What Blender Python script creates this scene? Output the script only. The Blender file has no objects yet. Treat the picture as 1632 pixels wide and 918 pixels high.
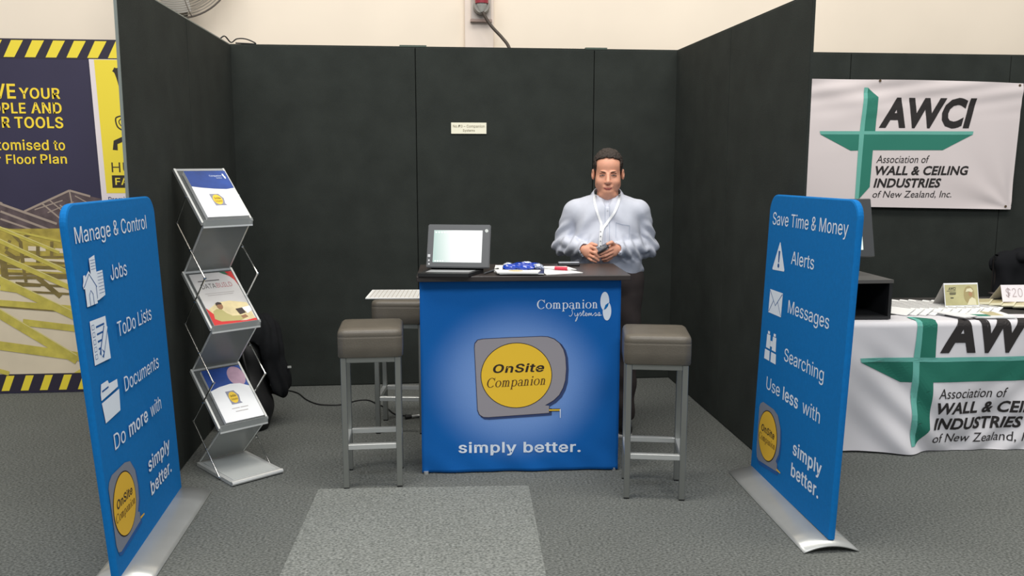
import bpy, bmesh, math, random
import numpy as np
from mathutils import Vector, Matrix, noise
from mathutils.geometry import tessellate_polygon
from mathutils.bvhtree import BVHTree

random.seed(7)
SC = bpy.context.scene
COL = SC.collection
PI = math.pi

# ------------------------------------------------------------------ camera
cam = bpy.data.cameras.new('camera')
cam.sensor_width = 36.0
cam.lens = 36.0 * 1377.5 / 1632.0
cam.clip_start = 0.05
co = bpy.data.objects.new('camera', cam); COL.objects.link(co)
yaw, pitch, roll = -0.0970, 0.1464, 0.0010
cy, sy, cp, sp = math.cos(yaw), math.sin(yaw), math.cos(pitch), math.sin(pitch)
fw = Vector((-sy*cp, cy*cp, -sp)); r0 = Vector((cy, sy, 0)); u0 = r0.cross(fw)
rr = r0*math.cos(roll) + u0*math.sin(roll); uu = -r0*math.sin(roll) + u0*math.cos(roll)
co.matrix_world = Matrix(((rr.x, uu.x, -fw.x, 1.2744), (rr.y, uu.y, -fw.y, -5.9918), (rr.z, uu.z, -fw.z, 1.5628), (0, 0, 0, 1)))
SC.camera = co

# ------------------------------------------------------------------ light
w = bpy.data.worlds.new('hall_world'); SC.world = w; w.use_nodes = True
w.node_tree.nodes['Background'].inputs[0].default_value = (0.98, 1.0, 1.0, 1)
w.node_tree.nodes['Background'].inputs[1].default_value = 0.42
def area(loc, size, power, color, target=None):
    l = bpy.data.lights.new('hall_light', 'AREA'); l.shape = 'RECTANGLE'; l.size, l.size_y = size
    l.energy = power; l.color = color
    o = bpy.data.objects.new('hall_light', l); COL.objects.link(o); o.location = loc
    if target: o.rotation_euler = (Vector(target) - Vector(loc)).to_track_quat('-Z', 'Y').to_euler()
    return o
area((0.8, -2.6, 6.6), (4.0, 1.2), 190, (1.0, 0.95, 0.87))
area((4.5, -3.2, 6.6), (4.0, 1.2), 190, (1.0, 0.95, 0.87))
area((-2.5, -4.5, 6.6), (4.0, 1.2), 170, (1.0, 0.96, 0.9))
area((1.5, -8.0, 6.2), (7.0, 1.5), 330, (0.97, 0.98, 1.0), (1.5, -3, 0.4))
SC.view_settings.view_transform = 'Standard'
SC.view_settings.look = 'None'
SC.view_settings.exposure = -0.12
SC.view_settings.gamma = 1.0
SC.view_settings.use_curve_mapping = False

# ------------------------------------------------------------------ materials
def s2l(c):
    return tuple((x/255/12.92 if x/255 <= 0.04045 else ((x/255+0.055)/1.055)**2.4) for x in c) + (1,)
MATS = {}
def mat(name, rgb, rough=0.6, metal=0.0, bump=0.0, bscale=300.0, var=0.0, vscale=20.0, alpha=1.0, emit=0.0, spec=None, sheen=0.0, coat=0.0, vdetail=4):
    if name in MATS: return MATS[name]
    m = bpy.data.materials.new(name); m.use_nodes = True; nt = m.node_tree
    b = nt.nodes['Principled BSDF']; c = s2l(rgb)
    b.inputs['Base Color'].default_value = c; b.inputs['Roughness'].default_value = rough; b.inputs['Metallic'].default_value = metal
    if spec is not None: b.inputs['Specular IOR Level'].default_value = spec
    if sheen: b.inputs['Sheen Weight'].default_value = sheen; b.inputs['Sheen Roughness'].default_value = 0.6
    if coat: b.inputs['Coat Weight'].default_value = coat
    if alpha < 1: b.inputs['Alpha'].default_value = alpha
    if emit: b.inputs['Emission Color'].default_value = c; b.inputs['Emission Strength'].default_value = emit
    if bump or var:
        tc = nt.nodes.new('ShaderNodeTexCoord')
    if bump:
        n = nt.nodes.new('ShaderNodeTexNoise'); n.inputs['Scale'].default_value = bscale; n.inputs['Detail'].default_value = 3
        bu = nt.nodes.new('ShaderNodeBump'); bu.inputs['Strength'].default_value = bump; bu.inputs['Distance'].default_value = 0.01
        nt.links.new(tc.outputs['Object'], n.inputs['Vector']); nt.links.new(n.outputs['Fac'], bu.inputs['Height']); nt.links.new(bu.outputs['Normal'], b.inputs['Normal'])
    if var:
        n = nt.nodes.new('ShaderNodeTexNoise'); n.inputs['Scale'].default_value = vscale; n.inputs['Detail'].default_value = vdetail
        r = nt.nodes.new('ShaderNodeValToRGB')
        r.color_ramp.elements[0].position = 0.3; r.color_ramp.elements[1].position = 0.7
        r.color_ramp.elements[0].color = tuple(x*(1-var) for x in c[:3]) + (1,); r.color_ramp.elements[1].color = tuple(min(1, x*(1+var)) for x in c[:3]) + (1,)
        nt.links.new(tc.outputs['Object'], n.inputs['Vector']); nt.links.new(n.outputs['Fac'], r.inputs['Fac']); nt.links.new(r.outputs['Color'], b.inputs['Base Color'])
    MATS[name] = m
    return m
M_black = mat('black_loop_fabric', (50, 54, 51), 0.95, bump=0.35, bscale=260, var=0.14, vscale=5, spec=0.2)
M_alu = mat('brushed_aluminium', (206, 208, 206), 0.34, 0.55)
M_satin = mat('satin_silver_plate', (180, 182, 180), 0.30, 0.45, var=0.05, vscale=8)
M_cream = mat('cream_painted_wall', (240, 227, 209), 0.8, var=0.04, vscale=1.2)
M_white = mat('white_print', (222, 232, 244), 0.75)
M_blue = mat('blue_stretch_fabric', (0, 109, 180), 0.85, bump=0.25, bscale=500, var=0.05, vscale=60, spec=0.25)
M_bluel = mat('blue_line_print', (10, 82, 150), 0.85)
M_grey = mat('grey_print', (150, 146, 152), 0.8)
M_yel = mat('yellow_print', (240, 196, 50), 0.8)
M_dark = mat('dark_brown_print', (42, 30, 26), 0.8)
M_brownt = mat('brown_text_print', (92, 62, 22), 0.8)
M_shadowp = mat('printed_drop_shadow', (48, 66, 110), 0.85)
M_chrome = mat('chrome_tube', (215, 215, 212), 0.16, 1.0)
M_steel = mat('brushed_steel_tube', (150, 152, 148), 0.36, 0.75)
M_leather = mat('brown_grey_leatherette', (96, 90, 80), 0.42, bump=0.12, bscale=180, var=0.06, vscale=15)
M_lamtop = mat('black_laminate', (52, 46, 44), 0.38, var=0.06, vscale=60)
M_blackpl = mat('black_plastic', (30, 31, 32), 0.42)
M_rubber = mat('black_rubber', (26, 26, 27), 0.6)
M_paper = mat('white_paper', (238, 238, 236), 0.7)
M_creamp = mat('cream_paper', (222, 218, 188), 0.6)
M_skin = mat('skin', (222, 160, 132), 0.55, var=0.05, vscale=40)
M_skin.node_tree.nodes['Principled BSDF'].inputs['Subsurface Weight'].default_value = 0.08
M_skin.node_tree.nodes['Principled BSDF'].inputs['Subsurface Radius'].default_value = (0.02, 0.01, 0.006)
M_hair = mat('dark_brown_hair', (50, 40, 34), 0.6, bump=0.8, bscale=220, var=0.3, vscale=120)
M_shirt = mat('pale_blue_cotton', (198, 202, 214), 0.85, bump=0.12, bscale=500, var=0.02, vscale=30)
M_trouser = mat('dark_charcoal_cloth', (58, 50, 48), 0.9, var=0.1)
M_coat = mat('black_wool_cloth', (30, 31, 33), 0.97, bump=0.2, bscale=200, var=0.15, spec=0.1)

# ------------------------------------------------------------------ helpers
def setp(o, label=None, cat=None, group=None, kind=None):
    if label: o['label'] = label
    if cat: o['category'] = cat
    if group: o['group'] = group
    if kind: o['kind'] = kind
    return o
def empty(name, loc=(0, 0, 0), rz=0, label=None, cat=None, group=None, kind=None):
    o = bpy.data.objects.new(name, None); COL.objects.link(o); o.location = loc; o.rotation_euler = (0, 0, rz); o.empty_display_size = 0.05
    return setp(o, label, cat, group, kind)
def meshobj(name, verts, faces, m, parent=None, smooth=False, **kw):
    me = bpy.data.meshes.new(name); me.from_pydata([tuple(v) for v in verts], [], faces); me.validate(); me.update()
    if m: me.materials.append(m)
    if smooth:
        me.polygons.foreach_set('use_smooth', [True]*len(me.polygons))
    o = bpy.data.objects.new(name, me); COL.objects.link(o)
    if parent: o.parent = parent
    return setp(o, **kw)
class MB:
    """collects simple shapes and links them as one mesh object"""
    def __init__(s): s.bm = bmesh.new()
    def box(s, c, d, rot=None, bev=0.0, seg=1):
        r = bmesh.ops.create_cube(s.bm, size=1.0); vs = r['verts']
        for v in vs: v.co = Vector((v.co.x*d[0], v.co.y*d[1], v.co.z*d[2]))
        if bev:
            es = list({e for v in vs for e in v.link_edges})
            r2 = bmesh.ops.bevel(s.bm, geom=es, offset=bev, segments=seg, profile=0.5, affect='EDGES')
            vs = list({v for f in r2['faces'] for v in f.verts} | {v for v in vs if v.is_valid})
        R = rot if rot else Matrix.Identity(3)
        for v in vs: v.co = R @ v.co + Vector(c)
        return s
    def boxz(s, x0, x1, y0, y1, z0, z1, bev=0.0, seg=1):
        return s.box(((x0+x1)/2, (y0+y1)/2, (z0+z1)/2), (x1-x0, y1-y0, z1-z0), None, bev, seg)
    def tube(s, pts, r, n=8, caps=True, closed=False):
        pts = [Vector(p) for p in pts]; rings = []
        N = len(pts); up = Vector((0, 0, 1)); prev = None
        for i, p in enumerate(pts):
            if closed: t = pts[(i+1) % N] - pts[i-1]
            else: t = (pts[min(i+1, N-1)] - pts[max(i-1, 0)])
            t.normalize()
            a = prev if prev else (up if abs(t.z) < 0.9 else Vector((1, 0, 0)))
            u = (a - t*a.dot(t)); u.normalize(); v = t.cross(u); prev = u
            rad = r[i] if isinstance(r, (list, tuple)) else r
            rings.append([s.bm.verts.new(p + u*math.cos(2*PI*k/n)*rad + v*math.sin(2*PI*k/n)*rad) for k in range(n)])
        for i in range(N if closed else N-1):
            A, B = rings[i], rings[(i+1) % N]
            for k in range(n): s.bm.faces.new((A[k], A[(k+1) % n], B[(k+1) % n], B[k]))
        if caps and not closed:
            s.bm.faces.new(list(reversed(rings[0]))); s.bm.faces.new(rings[-1])
        return s
    def bar(s, a, b, wd, th, up=(0, 0, 1)):
        a = Vector(a); b = Vector(b); t = (b-a); L = t.length; t.normalize(); upv = Vector(up)
        sd = t.cross(upv); sd.normalize(); u2 = sd.cross(t)
        R = Matrix((sd, t, u2)).transposed()
        return s.box((a+b)/2, (wd, L, th), R)
    def quad3(s, q, th):
        """slab from four corners (any order round), thickness th along its normal"""
        q = [Vector(p) for p in q]; n = (q[1]-q[0]).cross(q[3]-q[0]).normalized()*th/2
        A = [s.bm.verts.new(p+n) for p in q]; B = [s.bm.verts.new(p-n) for p in q]
        s.bm.faces.new(A); s.bm.faces.new(list(reversed(B)))
        for i in range(4): s.bm.faces.new((A[i], B[i], B[(i+1) % 4], A[(i+1) % 4]))
        return s
    def prism(s, pts, ext):
        """extrude a planar 3D polygon by vector ext"""
        ext = Vector(ext); P = [Vector(p) for p in pts]
        A = [s.bm.verts.new(p) for p in P]; B = [s.bm.verts.new(p+ext) for p in P]
        tris = tessellate_polygon([P])
        for t in tris:
            s.bm.faces.new([A[i] for i in t]); s.bm.faces.new([B[i] for i in reversed(t)])
        n = len(P)
        for i in range(n): s.bm.faces.new((A[i], A[(i+1) % n], B[(i+1) % n], B[i]))
        return s
    def lathe(s, prof, c, axis='z', n=24):
        c = Vector(c); rings = []
        for r, h in prof:
            ring = []
            for k in range(n):
                a = 2*PI*k/n; x, y = r*math.cos(a), r*math.sin(a)
                ring.append(s.bm.verts.new(c + (Vector((x, y, h)) if axis == 'z' else Vector((x, h, y)))))
            rings.append(ring)
        for A, B in zip(rings, rings[1:]):
            for k in range(n): s.bm.faces.new((A[k], A[(k+1) % n], B[(k+1) % n], B[k]))
        s.bm.faces.new(rings[0]); s.bm.faces.new(rings[-1])
        return s
    def build(s, name, m, parent=None, smooth=False, **kw):
        bmesh.ops.recalc_face_normals(s.bm, faces=s.bm.faces[:])
        me = bpy.data.meshes.new(name); s.bm.to_mesh(me); s.bm.free()
        if m: me.materials.append(m)
        if smooth:
            me.polygons.foreach_set('use_smooth', [True]*len(me.polygons))
        o = bpy.data.objects.new(name, me); COL.objects.link(o)
        if parent: o.parent = parent
        return setp(o, **kw)
def copy_tree(o, parent=None):
    c = o.copy(); COL.objects.link(c); c.parent = parent
    for ch in list(o.children): copy_tree(ch, c)
    return c
def crom(pts, n=8, closed=False):
    P = [Vector(p) for p in pts]; out = []; N = len(P)
    for i in range(N if closed else N-1):
        g = (lambda k: P[k % N]) if closed else (lambda k: P[max(0, min(N-1, k))])
        a, b, c, d = g(i-1), g(i), g(i+1), g(i+2)
        for k in range(n):
            t = k/n
            out.append(0.5*((2*b) + (c-a)*t + (2*a-5*b+4*c-d)*t*t + (3*b-a-3*c+d)*t**3))
    if not closed: out.append(P[-1])
    return out

# ---- flat print laid on a surface: surf(u, v, off) -> point
FC = {}
def glyphs(txt, bold, shear, res=3, space=1.0):
    key = (txt, bold, shear, space)
    if key in FC: return FC[key]
    c = bpy.data.curves.new('t', 'FONT'); c.body = txt; c.offset = bold; c.shear = shear; c.resolution_u = res; c.space_character = 1.0+bold*1.2
    o = bpy.data.objects.new('t', c); COL.objects.link(o); dg = bpy.context.evaluated_depsgraph_get(); dg.update()
    me = bpy.data.meshes.new_from_object(o.evaluated_get(dg))
    V = [(v.co.x, v.co.y) for v in me.vertices]; F = [tuple(p.vertices) for p in me.polygons]
    bpy.data.objects.remove(o); bpy.data.curves.remove(c); bpy.data.meshes.remove(me)
    FC[key] = (V, F); return V, F
# outlines of a plain grotesque alphabet (advance, then closed contours), thousandths of an em
GROT = {}
for _ln in '''$	446	202,-74 202,583 244,583 244,-74/224,-9 172,-4 128,9 91,31 64,60 46,96 38,137 104,137 110,110 123,88 142,71 166,59 224,49 257,52 286,60 310,74 329,92 342,114 346,139 342,161 332,179 296,205 245,222 184,239 128,261 86,289 60,326 52,372 58,413 75,448 102,476 138,498 180,512 227,516 274,512 316,498 351,476 377,449 394,415 401,378 337,378 327,412 302,437 267,453 225,459 194,456 167,448 145,435 129,418 119,398 115,376 119,352 131,334 169,308 212,293 264,279 312,264 359,238 395,198 405,171 408,139 403,99 386,64 360,34 323,11 278,-4
&	447	197,-7 150,-2 110,12 78,34 54,62 39,96 34,133 38,164 47,189 85,235 140,279 216,335 237,352 255,375 262,405 258,427 245,445 226,457 201,461 168,453 145,431 137,399 145,363 169,327 204,284 438,0 364,0 171,231 121,293 87,344 78,370 75,398 79,430 91,458 110,481 134,499 165,510 200,513 235,510 266,499 290,482 308,459 320,433 324,404 315,362 291,325 256,293 154,217 110,174 100,154 97,131 100,108 109,87 143,57 166,49 193,46 223,50 251,59 301,95 321,121 336,151 346,186 349,224 408,224 405,180 397,144 371,92 345,62 333,47 305,24 271,7 234,-3
.	187	95,-4 78,-1 63,9 53,24 50,41 53,59 63,73 78,83 95,87 113,83 128,73 138,59 141,41 138,24 128,9 113,-1
0	453	227,-7 174,1 130,24 95,62 69,113 53,178 48,254 53,330 69,395 95,447 130,484 174,508 227,516 279,508 323,484 358,447 384,395 400,330 405,254 400,178 384,113 358,62 323,24 279,1/227,50 262,56 290,74 313,103 330,144 340,194 344,254 340,314 330,365 313,405 290,435 262,454 227,460 192,454 163,435 140,405 123,365 113,314 109,254 113,194 123,144 140,103 163,74 192,56
2	453	64,0 64,47 234,229 282,282 311,327 320,371 317,397 308,419 293,436 273,449 224,460 196,457 172,447 153,433 139,413 130,390 127,362 66,362 71,405 86,442 111,473 143,496 181,511 225,516 268,511 306,497 337,474 361,445 376,411 381,372 371,318 336,259 267,180 153,60 389,57 389,0
7	453	97,0 323,448 323,452 62,452 62,509 391,509 391,449 165,0
A	479	16,0 201,509 276,509 463,0 395,0 287,302 264,372 232,478 245,478 213,371 191,302 85,0/110,142 110,199 370,199 370,142
B	456	60,0 60,509 241,509 290,504 329,491 359,470 381,442 394,410 398,374 395,344 387,320 373,301 356,286 315,267 315,262 339,257 363,245 385,227 402,203 414,173 418,136 414,100 400,67 377,39 344,18 301,4 247,0/125,57 245,57 296,63 330,80 349,106 355,137 352,162 342,184 327,203 306,218 280,228 248,231 125,231/125,285 238,285 264,288 288,296 308,309 323,326 333,348 336,372 330,404 313,429 283,446 240,452 125,452
C	510	267,-7 205,1 150,25 104,63 70,115 48,179 40,254 48,329 70,393 104,445 150,484 205,508 267,516 305,513 340,504 373,490 402,471 427,447 448,418 463,385 473,348 408,348 389,395 357,428 315,449 267,456 223,450 184,432 150,404 125,364 109,314 103,254 109,195 125,145 151,105 184,76 223,59 267,53 315,60 357,81 389,114 408,160 473,160 464,124 448,91 428,62 402,38 373,18 341,5 305,-4
D	502	219,0 96,0 96,57 215,57 272,63 318,81 354,110 379,149 394,198 399,255 394,312 379,361 354,399 320,428 275,446 221,452 93,452 93,509 225,509 294,501 353,478 399,441 433,391 455,329 462,255 455,181 433,119 398,68 351,31 291,8/125,509 125,0 60,0 60,509
E	418	60,0 60,509 372,509 372,452 125,452 125,286 355,286 355,229 125,229 125,57 375,57 375,0
F	410	60,0 60,509 369,509 369,452 125,452 125,278 346,278 346,221 125,221 125,0
H	517	60,0 60,509 125,509 125,289 392,289 392,509 457,509 457,0 392,0 392,232 125,232 125,0
I	300	31,0 31,57 118,57 118,452 31,452 31,509 269,509 269,452 183,452 183,57 269,57 269,0
J	396	185,-7 124,3 75,33 44,81 33,145 33,173 98,173 98,145 104,104 122,74 149,56 185,50 220,56 248,74 266,104 272,145 272,509 336,509 336,145 326,81 294,33 246,3
L	393	60,0 60,509 125,509 125,57 361,57 361,0
M	628	60,0 60,509 152,509 277,187 287,159 299,123 311,84 322,49 307,49 318,83 330,121 342,158 352,187 476,509 568,509 568,0 504,0 504,291 504,327 505,369 506,413 507,457 513,457 498,409 482,363 467,322 456,291 342,0 286,0 170,291 159,321 145,361 129,408 112,457 119,457 120,416 121,372 122,328 122,291 122,0
N	523	60,0 60,509 136,509 343,183 363,151 388,107 414,55 405,54 401,108 399,157 399,195 399,509 463,509 463,0 387,0 202,290 177,331 148,381 108,452 119,454 122,384 124,328 125,291 125,0
O	533	267,-7 205,1 150,25 105,63 70,115 48,179 40,254 48,329 70,393 105,445 150,484 205,508 267,516 329,508 384,484 429,445 464,393 486,329 493,254 486,179 464,115 429,63 384,25 329,1/267,53 310,59 349,76 383,104 408,144 425,194 430,254 425,315 408,365 383,404 349,433 310,450 267,456 223,450 184,433 151,404 125,364 109,314 103,254 109,194 125,144 151,105 184,76 223,59
P	444	60,0 60,509 235,509 289,504 332,487 366,462 390,430 404,391 409,348 404,304 390,265 366,233 332,207 289,191 235,186 109,186 109,242 233,242 269,246 297,256 318,272 333,294 342,320 344,348 342,376 333,402 318,423 297,439 268,449 232,452 125,452 125,0
R	449	60,0 60,509 236,509 289,504 333,489 367,465 390,433 404,395 409,352 404,309 390,271 367,240 333,217 289,203 236,198 96,198 96,255 234,255 269,258 298,267 319,281 334,300 342,324 345,352 342,380 334,405 319,425 298,440 269,449 233,452 125,452 125,0/353,0 230,229 303,229 428,0
S	446	224,-9 172,-4 128,9 91,31 64,60 46,96 38,137 104,137 110,110 123,88 142,71 166,59 224,49 257,52 286,60 310,74 329,92 342,114 346,139 342,161 332,179 296,205 245,222 184,239 128,261 86,289 60,326 52,372 58,413 75,448 102,476 138,498 180,512 227,516 274,512 316,498 351,476 377,449 394,415 401,378 337,378 327,412 302,437 267,453 225,459 194,456 167,448 145,435 129,418 119,398 115,376 119,352 131,334 169,308 212,293 264,279 312,264 359,238 395,198 405,171 408,139 403,99 386,64 360,34 323,11 278,-4
T	448	32,452 32,509 417,509 417,452 257,452 257,0 193,0 193,452
U	517	259,-8 203,-2 154,15 114,43 85,80 66,124 60,173 60,509 124,509 124,178 128,144 141,113 161,88 187,68 220,56 259,52 298,56 331,68 357,88 377,113 389,144 393,178 393,509 457,509 457,173 451,124 433,80 403,43 363,15 315,-2
V	479	204,0 16,509 84,509 192,206 215,137 248,31 235,31 267,138 290,206 395,509 463,509 278,0
Y	472	203,0 203,208 16,509 91,509 192,344 222,292 250,230 224,230 251,293 280,344 381,509 455,509 268,208 268,0
a	389	160,-9 126,-5 94,5 68,22 48,45 34,74 30,108 34,138 43,161 58,179 78,193 125,211 178,220 234,227 265,235 273,243 276,255 267,297 240,322 196,331 149,322 118,301 100,274 41,291 57,322 79,346 104,364 133,375 194,384 239,379 286,360 306,343 322,320 333,290 337,251 337,0 277,0 277,52 272,52 252,25 215,1/170,45 202,49 228,59 248,74 263,93 272,115 276,138 276,190 259,182 231,176 200,171 175,168 134,159 103,139 95,124 92,105 94,87 102,72 130,52
b	424	229,-8 198,-5 172,4 138,31 118,59 112,59 112,0 53,0 53,509 114,509 114,319 118,319 137,346 171,373 197,382 229,384 274,378 313,361 345,332 370,293 385,245 390,189 385,133 370,84 345,45 313,16 274,-2/220,47 252,52 279,66 300,88 316,117 325,151 328,189 325,227 316,261 301,289 280,311 253,325 220,330 188,326 161,312 140,291 125,263 116,229 113,189 116,149 125,115 140,87 162,65 188,52
c	395	207,-8 159,-2 117,16 82,46 56,85 39,133 34,187 39,243 56,291 82,330 117,360 159,378 207,384 260,377 305,356 340,322 362,277 303,262 290,289 270,311 242,325 207,330 173,325 145,310 124,287 108,258 99,224 96,187 99,151 108,117 124,88 145,66 173,51 207,46 243,52 271,66 292,89 304,117 363,102 341,56 306,21 261,-1
d	424	195,-8 151,-2 111,16 79,45 55,84 39,133 34,189 39,245 55,293 80,332 112,361 151,378 196,384 228,382 253,373 287,346 306,319 311,319 311,509 372,509 372,0 313,0 313,59 307,59 287,31 252,4 227,-5/205,47 236,52 263,65 284,87 299,115 309,149 312,189 309,229 300,263 284,291 263,312 237,326 205,330 172,325 145,311 124,289 108,261 99,227 96,189 99,151 109,117 124,88 145,66 172,52
e	404	212,-8 160,-2 117,16 82,46 56,85 39,132 34,187 39,242 55,290 80,329 115,359 157,378 205,384 266,374 294,360 319,341 341,315 357,282 367,242 371,194 371,169 75,169 75,221 338,221 310,202 307,237 298,269 283,294 263,314 237,326 205,330 173,326 146,313 125,294 109,270 99,241 96,211 96,178 100,139 110,106 128,80 151,61 179,50 212,46 254,53 285,73 306,105 365,91 353,63 335,39 311,19 283,4 249,-5
f	253	228,379 228,327 6,327 6,379/81,0 81,432 85,461 96,486 113,505 135,519 187,530 222,527 243,521 227,468 215,472 195,474 171,470 154,460 145,443 142,419 142,0
g	425	207,-151 168,-148 134,-140 105,-127 82,-110 51,-69 101,-41 122,-66 154,-88 207,-97 249,-92 282,-75 304,-46 311,-6 311,68 306,68 287,41 252,16 227,8 195,5 151,10 113,27 80,53 55,90 39,136 34,191 39,246 55,293 80,332 112,361 152,378 196,384 228,382 253,373 288,346 308,319 313,319 313,379 372,379 372,-9 367,-54 350,-90 324,-117 291,-136 251,-147/205,59 237,63 264,75 285,95 300,121 309,154 312,193 309,231 300,264 285,291 264,312 237,326 205,330 172,326 145,312 124,290 109,262 99,230 96,193 99,155 109,123 124,96 145,76 172,63
h	410	114,227 114,0 53,0 53,509 114,509 114,287 102,287 124,332 152,362 187,379 227,384 264,380 295,369 321,349 341,321 353,285 357,240 357,0 296,0 296,235 290,275 273,304 246,323 210,329 184,326 161,317 141,303 126,283 117,257
i	166	53,0 53,379 114,379 114,0/84,443 68,446 54,455 44,468 41,483 44,499 54,512 68,521 84,524 100,521 114,512 123,499 126,483 123,468 114,455 100,446
l	170	55,0 55,509 116,509 116,0
m	609	53,0 53,379 112,379 112,295 108,295 118,323 132,346 172,376 219,386 257,380 287,361 309,332 321,295 312,295 322,320 337,343 357,361 381,375 408,383 437,386 468,382 497,372 522,354 541,328 553,296 557,255 557,0 496,0 496,254 490,289 473,313 448,326 419,330 395,328 374,320 358,307 345,290 335,247 335,0 274,0 274,260 269,288 253,311 229,325 199,330 158,320 140,307 126,289 117,266 114,238 114,0
n	409	114,227 114,0 53,0 53,379 112,379 112,287 102,287 124,332 152,362 187,379 227,384 264,380 295,369 321,349 341,321 353,285 357,240 357,0 296,0 296,235 290,275 273,304 246,323 210,329 184,326 161,317 141,303 126,283 117,257
o	415	207,-8 159,-2 117,16 82,46 56,85 39,133 34,187 39,243 56,291 82,330 117,360 159,378 207,384 256,378 299,360 334,330 359,291 376,243 381,187 376,133 359,85 334,46 299,16 256,-2/207,46 242,51 270,66 292,88 307,117 316,151 319,187 316,224 307,258 292,287 270,310 242,325 207,330 173,325 145,310 124,287 108,258 99,224 96,187 99,151 108,117 124,88 145,66 173,51
p	424	53,-143 53,379 112,379 112,319 118,319 137,346 171,373 197,382 229,384 274,378 313,361 345,332 370,293 385,245 390,189 385,133 370,84 345,45 313,16 274,-2 229,-8 198,-5 173,4 138,31 118,59 114,59 114,-143/220,47 252,52 279,66 300,88 316,117 325,151 328,189 325,227 316,261 301,289 280,311 253,325 220,330 188,326 161,312 140,291 125,263 116,229 113,189 116,149 125,115 140,87 162,65 188,52
r	259	53,0 53,379 112,379 112,321 130,347 152,367 181,380 213,385 229,384 243,384 243,322 230,324 207,326 182,323 159,315 126,284 117,262 114,237 114,0
s	365	182,-8 145,-5 112,3 84,18 62,38 46,63 36,94 94,107 105,79 124,60 150,49 181,45 217,49 244,62 262,81 268,103 264,121 254,136 237,147 212,155 149,170 104,186 72,208 53,237 47,274 52,305 65,332 87,354 115,370 149,381 187,384 223,381 254,372 279,358 299,339 314,316 324,290 268,277 243,316 220,329 187,333 156,329 131,317 114,299 109,277 113,258 124,243 172,223 229,209 275,193 306,171 325,142 331,107 326,75 312,47 290,24 260,6 223,-4
t	227	204,379 204,327 6,327 6,379/65,471 126,471 126,98 128,76 136,61 150,53 170,50 185,51 202,54 213,2 192,-3 168,-4 125,2 92,21 72,52 65,93
u	410	182,-5 146,-1 115,11 89,30 69,59 57,95 53,139 53,379 114,379 114,144 120,104 137,75 164,56 200,50 226,53 249,62 269,76 283,97 293,122 296,153 296,379 357,379 357,0 298,0 298,92 307,92 286,47 257,17 222,0
v	389	163,0 17,379 84,379 165,155 187,87 206,21 184,21 203,87 224,155 305,379 371,379 226,0
w	567	138,0 23,379 87,379 133,214 154,137 175,41 165,41 186,135 206,214 252,379 316,379 362,214 382,136 402,41 391,41 413,135 434,214 480,379 545,379 429,0 368,0 319,172 305,225 291,280 277,338 291,338 277,280 263,225 248,172 199,0
y	389	47,-139 61,-86 71,-87 104,-89 130,-74 151,-36 163,-1 17,379 84,379 165,155 187,87 206,21 184,21 202,87 224,155 305,379 371,379 204,-58 177,-107 139,-136 91,-145 65,-143
–	349	350,244 350,188 0,188 0,244
 	187	'''.split('\n'):
    _c, _a, _p = _ln.split('\t')
    GROT[_c] = (int(_a), [[tuple(map(int, q.split(','))) for q in c.split(' ')] for c in _p.split('/') if c])
def area2(P): return sum(P[i][0]*P[(i+1) % len(P)][1]-P[(i+1) % len(P)][0]*P[i][1] for i in range(len(P)))/2
def inside(p, P):
    c = False; n = len(P)
    for i in range(n):
        a, b = P[i], P[(i+1) % n]
        if (a[1] > p[1]) != (b[1] > p[1]) and p[0] < (b[0]-a[0])*(p[1]-a[1])/(b[1]-a[1])+a[0]: c = not c
    return c
def grot(txt, bold, shear):
    key = ('g', txt, bold, shear)
    if key in FC: return FC[key]
    V = []; F = []; x = 0.0; d = bold*500
    for ch in txt:
        adv, cs = GROT[ch]; CS = []
        for P in cs:
            Q = []
            for q in P:
                if not Q or abs(q[0]-Q[-1][0])+abs(q[1]-Q[-1][1]) > 3: Q.append(q)
            while len(Q) > 3 and abs(Q[0][0]-Q[-1][0])+abs(Q[0][1]-Q[-1][1]) <= 3: Q.pop()
            CS.append(Q)
        depth = [sum(inside(P[0], O) for O in CS if O is not P) for P in CS]
        for P, dp in zip(CS, depth):
            if dp % 2: continue
            loops = [P]+[H for H, h in zip(CS, depth) if h == dp+1 and inside(H[0], P)]; out = []
            for li, L_ in enumerate(loops):
                A = area2(L_); sg = (1 if A > 0 else -1)*(1 if li == 0 else -1); n = len(L_); O = []
                for i in range(n):
                    a, b, c = L_[i-1], L_[i], L_[(i+1) % n]
                    e1 = (b[0]-a[0], b[1]-a[1]); e2 = (c[0]-b[0], c[1]-b[1]); l1 = math.hypot(*e1); l2 = math.hypot(*e2)
                    n1 = (e1[1]/l1, -e1[0]/l1); n2 = (e2[1]/l2, -e2[0]/l2); m = (n1[0]+n2[0], n1[1]+n2[1]); k = max(0.5, 1+n1[0]*n2[0]+n1[1]*n2[1])
                    O.append((b[0]+sg*d*m[0]/k, b[1]+0.6*sg*d*m[1]/k))
                out.append([Vector((x+p_[0]/1000+shear*p_[1]/1000, p_[1]/1000, 0)) for p_ in O])
            tr = tessellate_polygon(out); b0 = len(V); V += [(p_.x, p_.y) for L_ in out for p_ in L_]; F += [tuple(i+b0 for i in t) for t in tr]
        x += adv/1000+bold*0.9
    FC[key] = (V, F); return V, F
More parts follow.
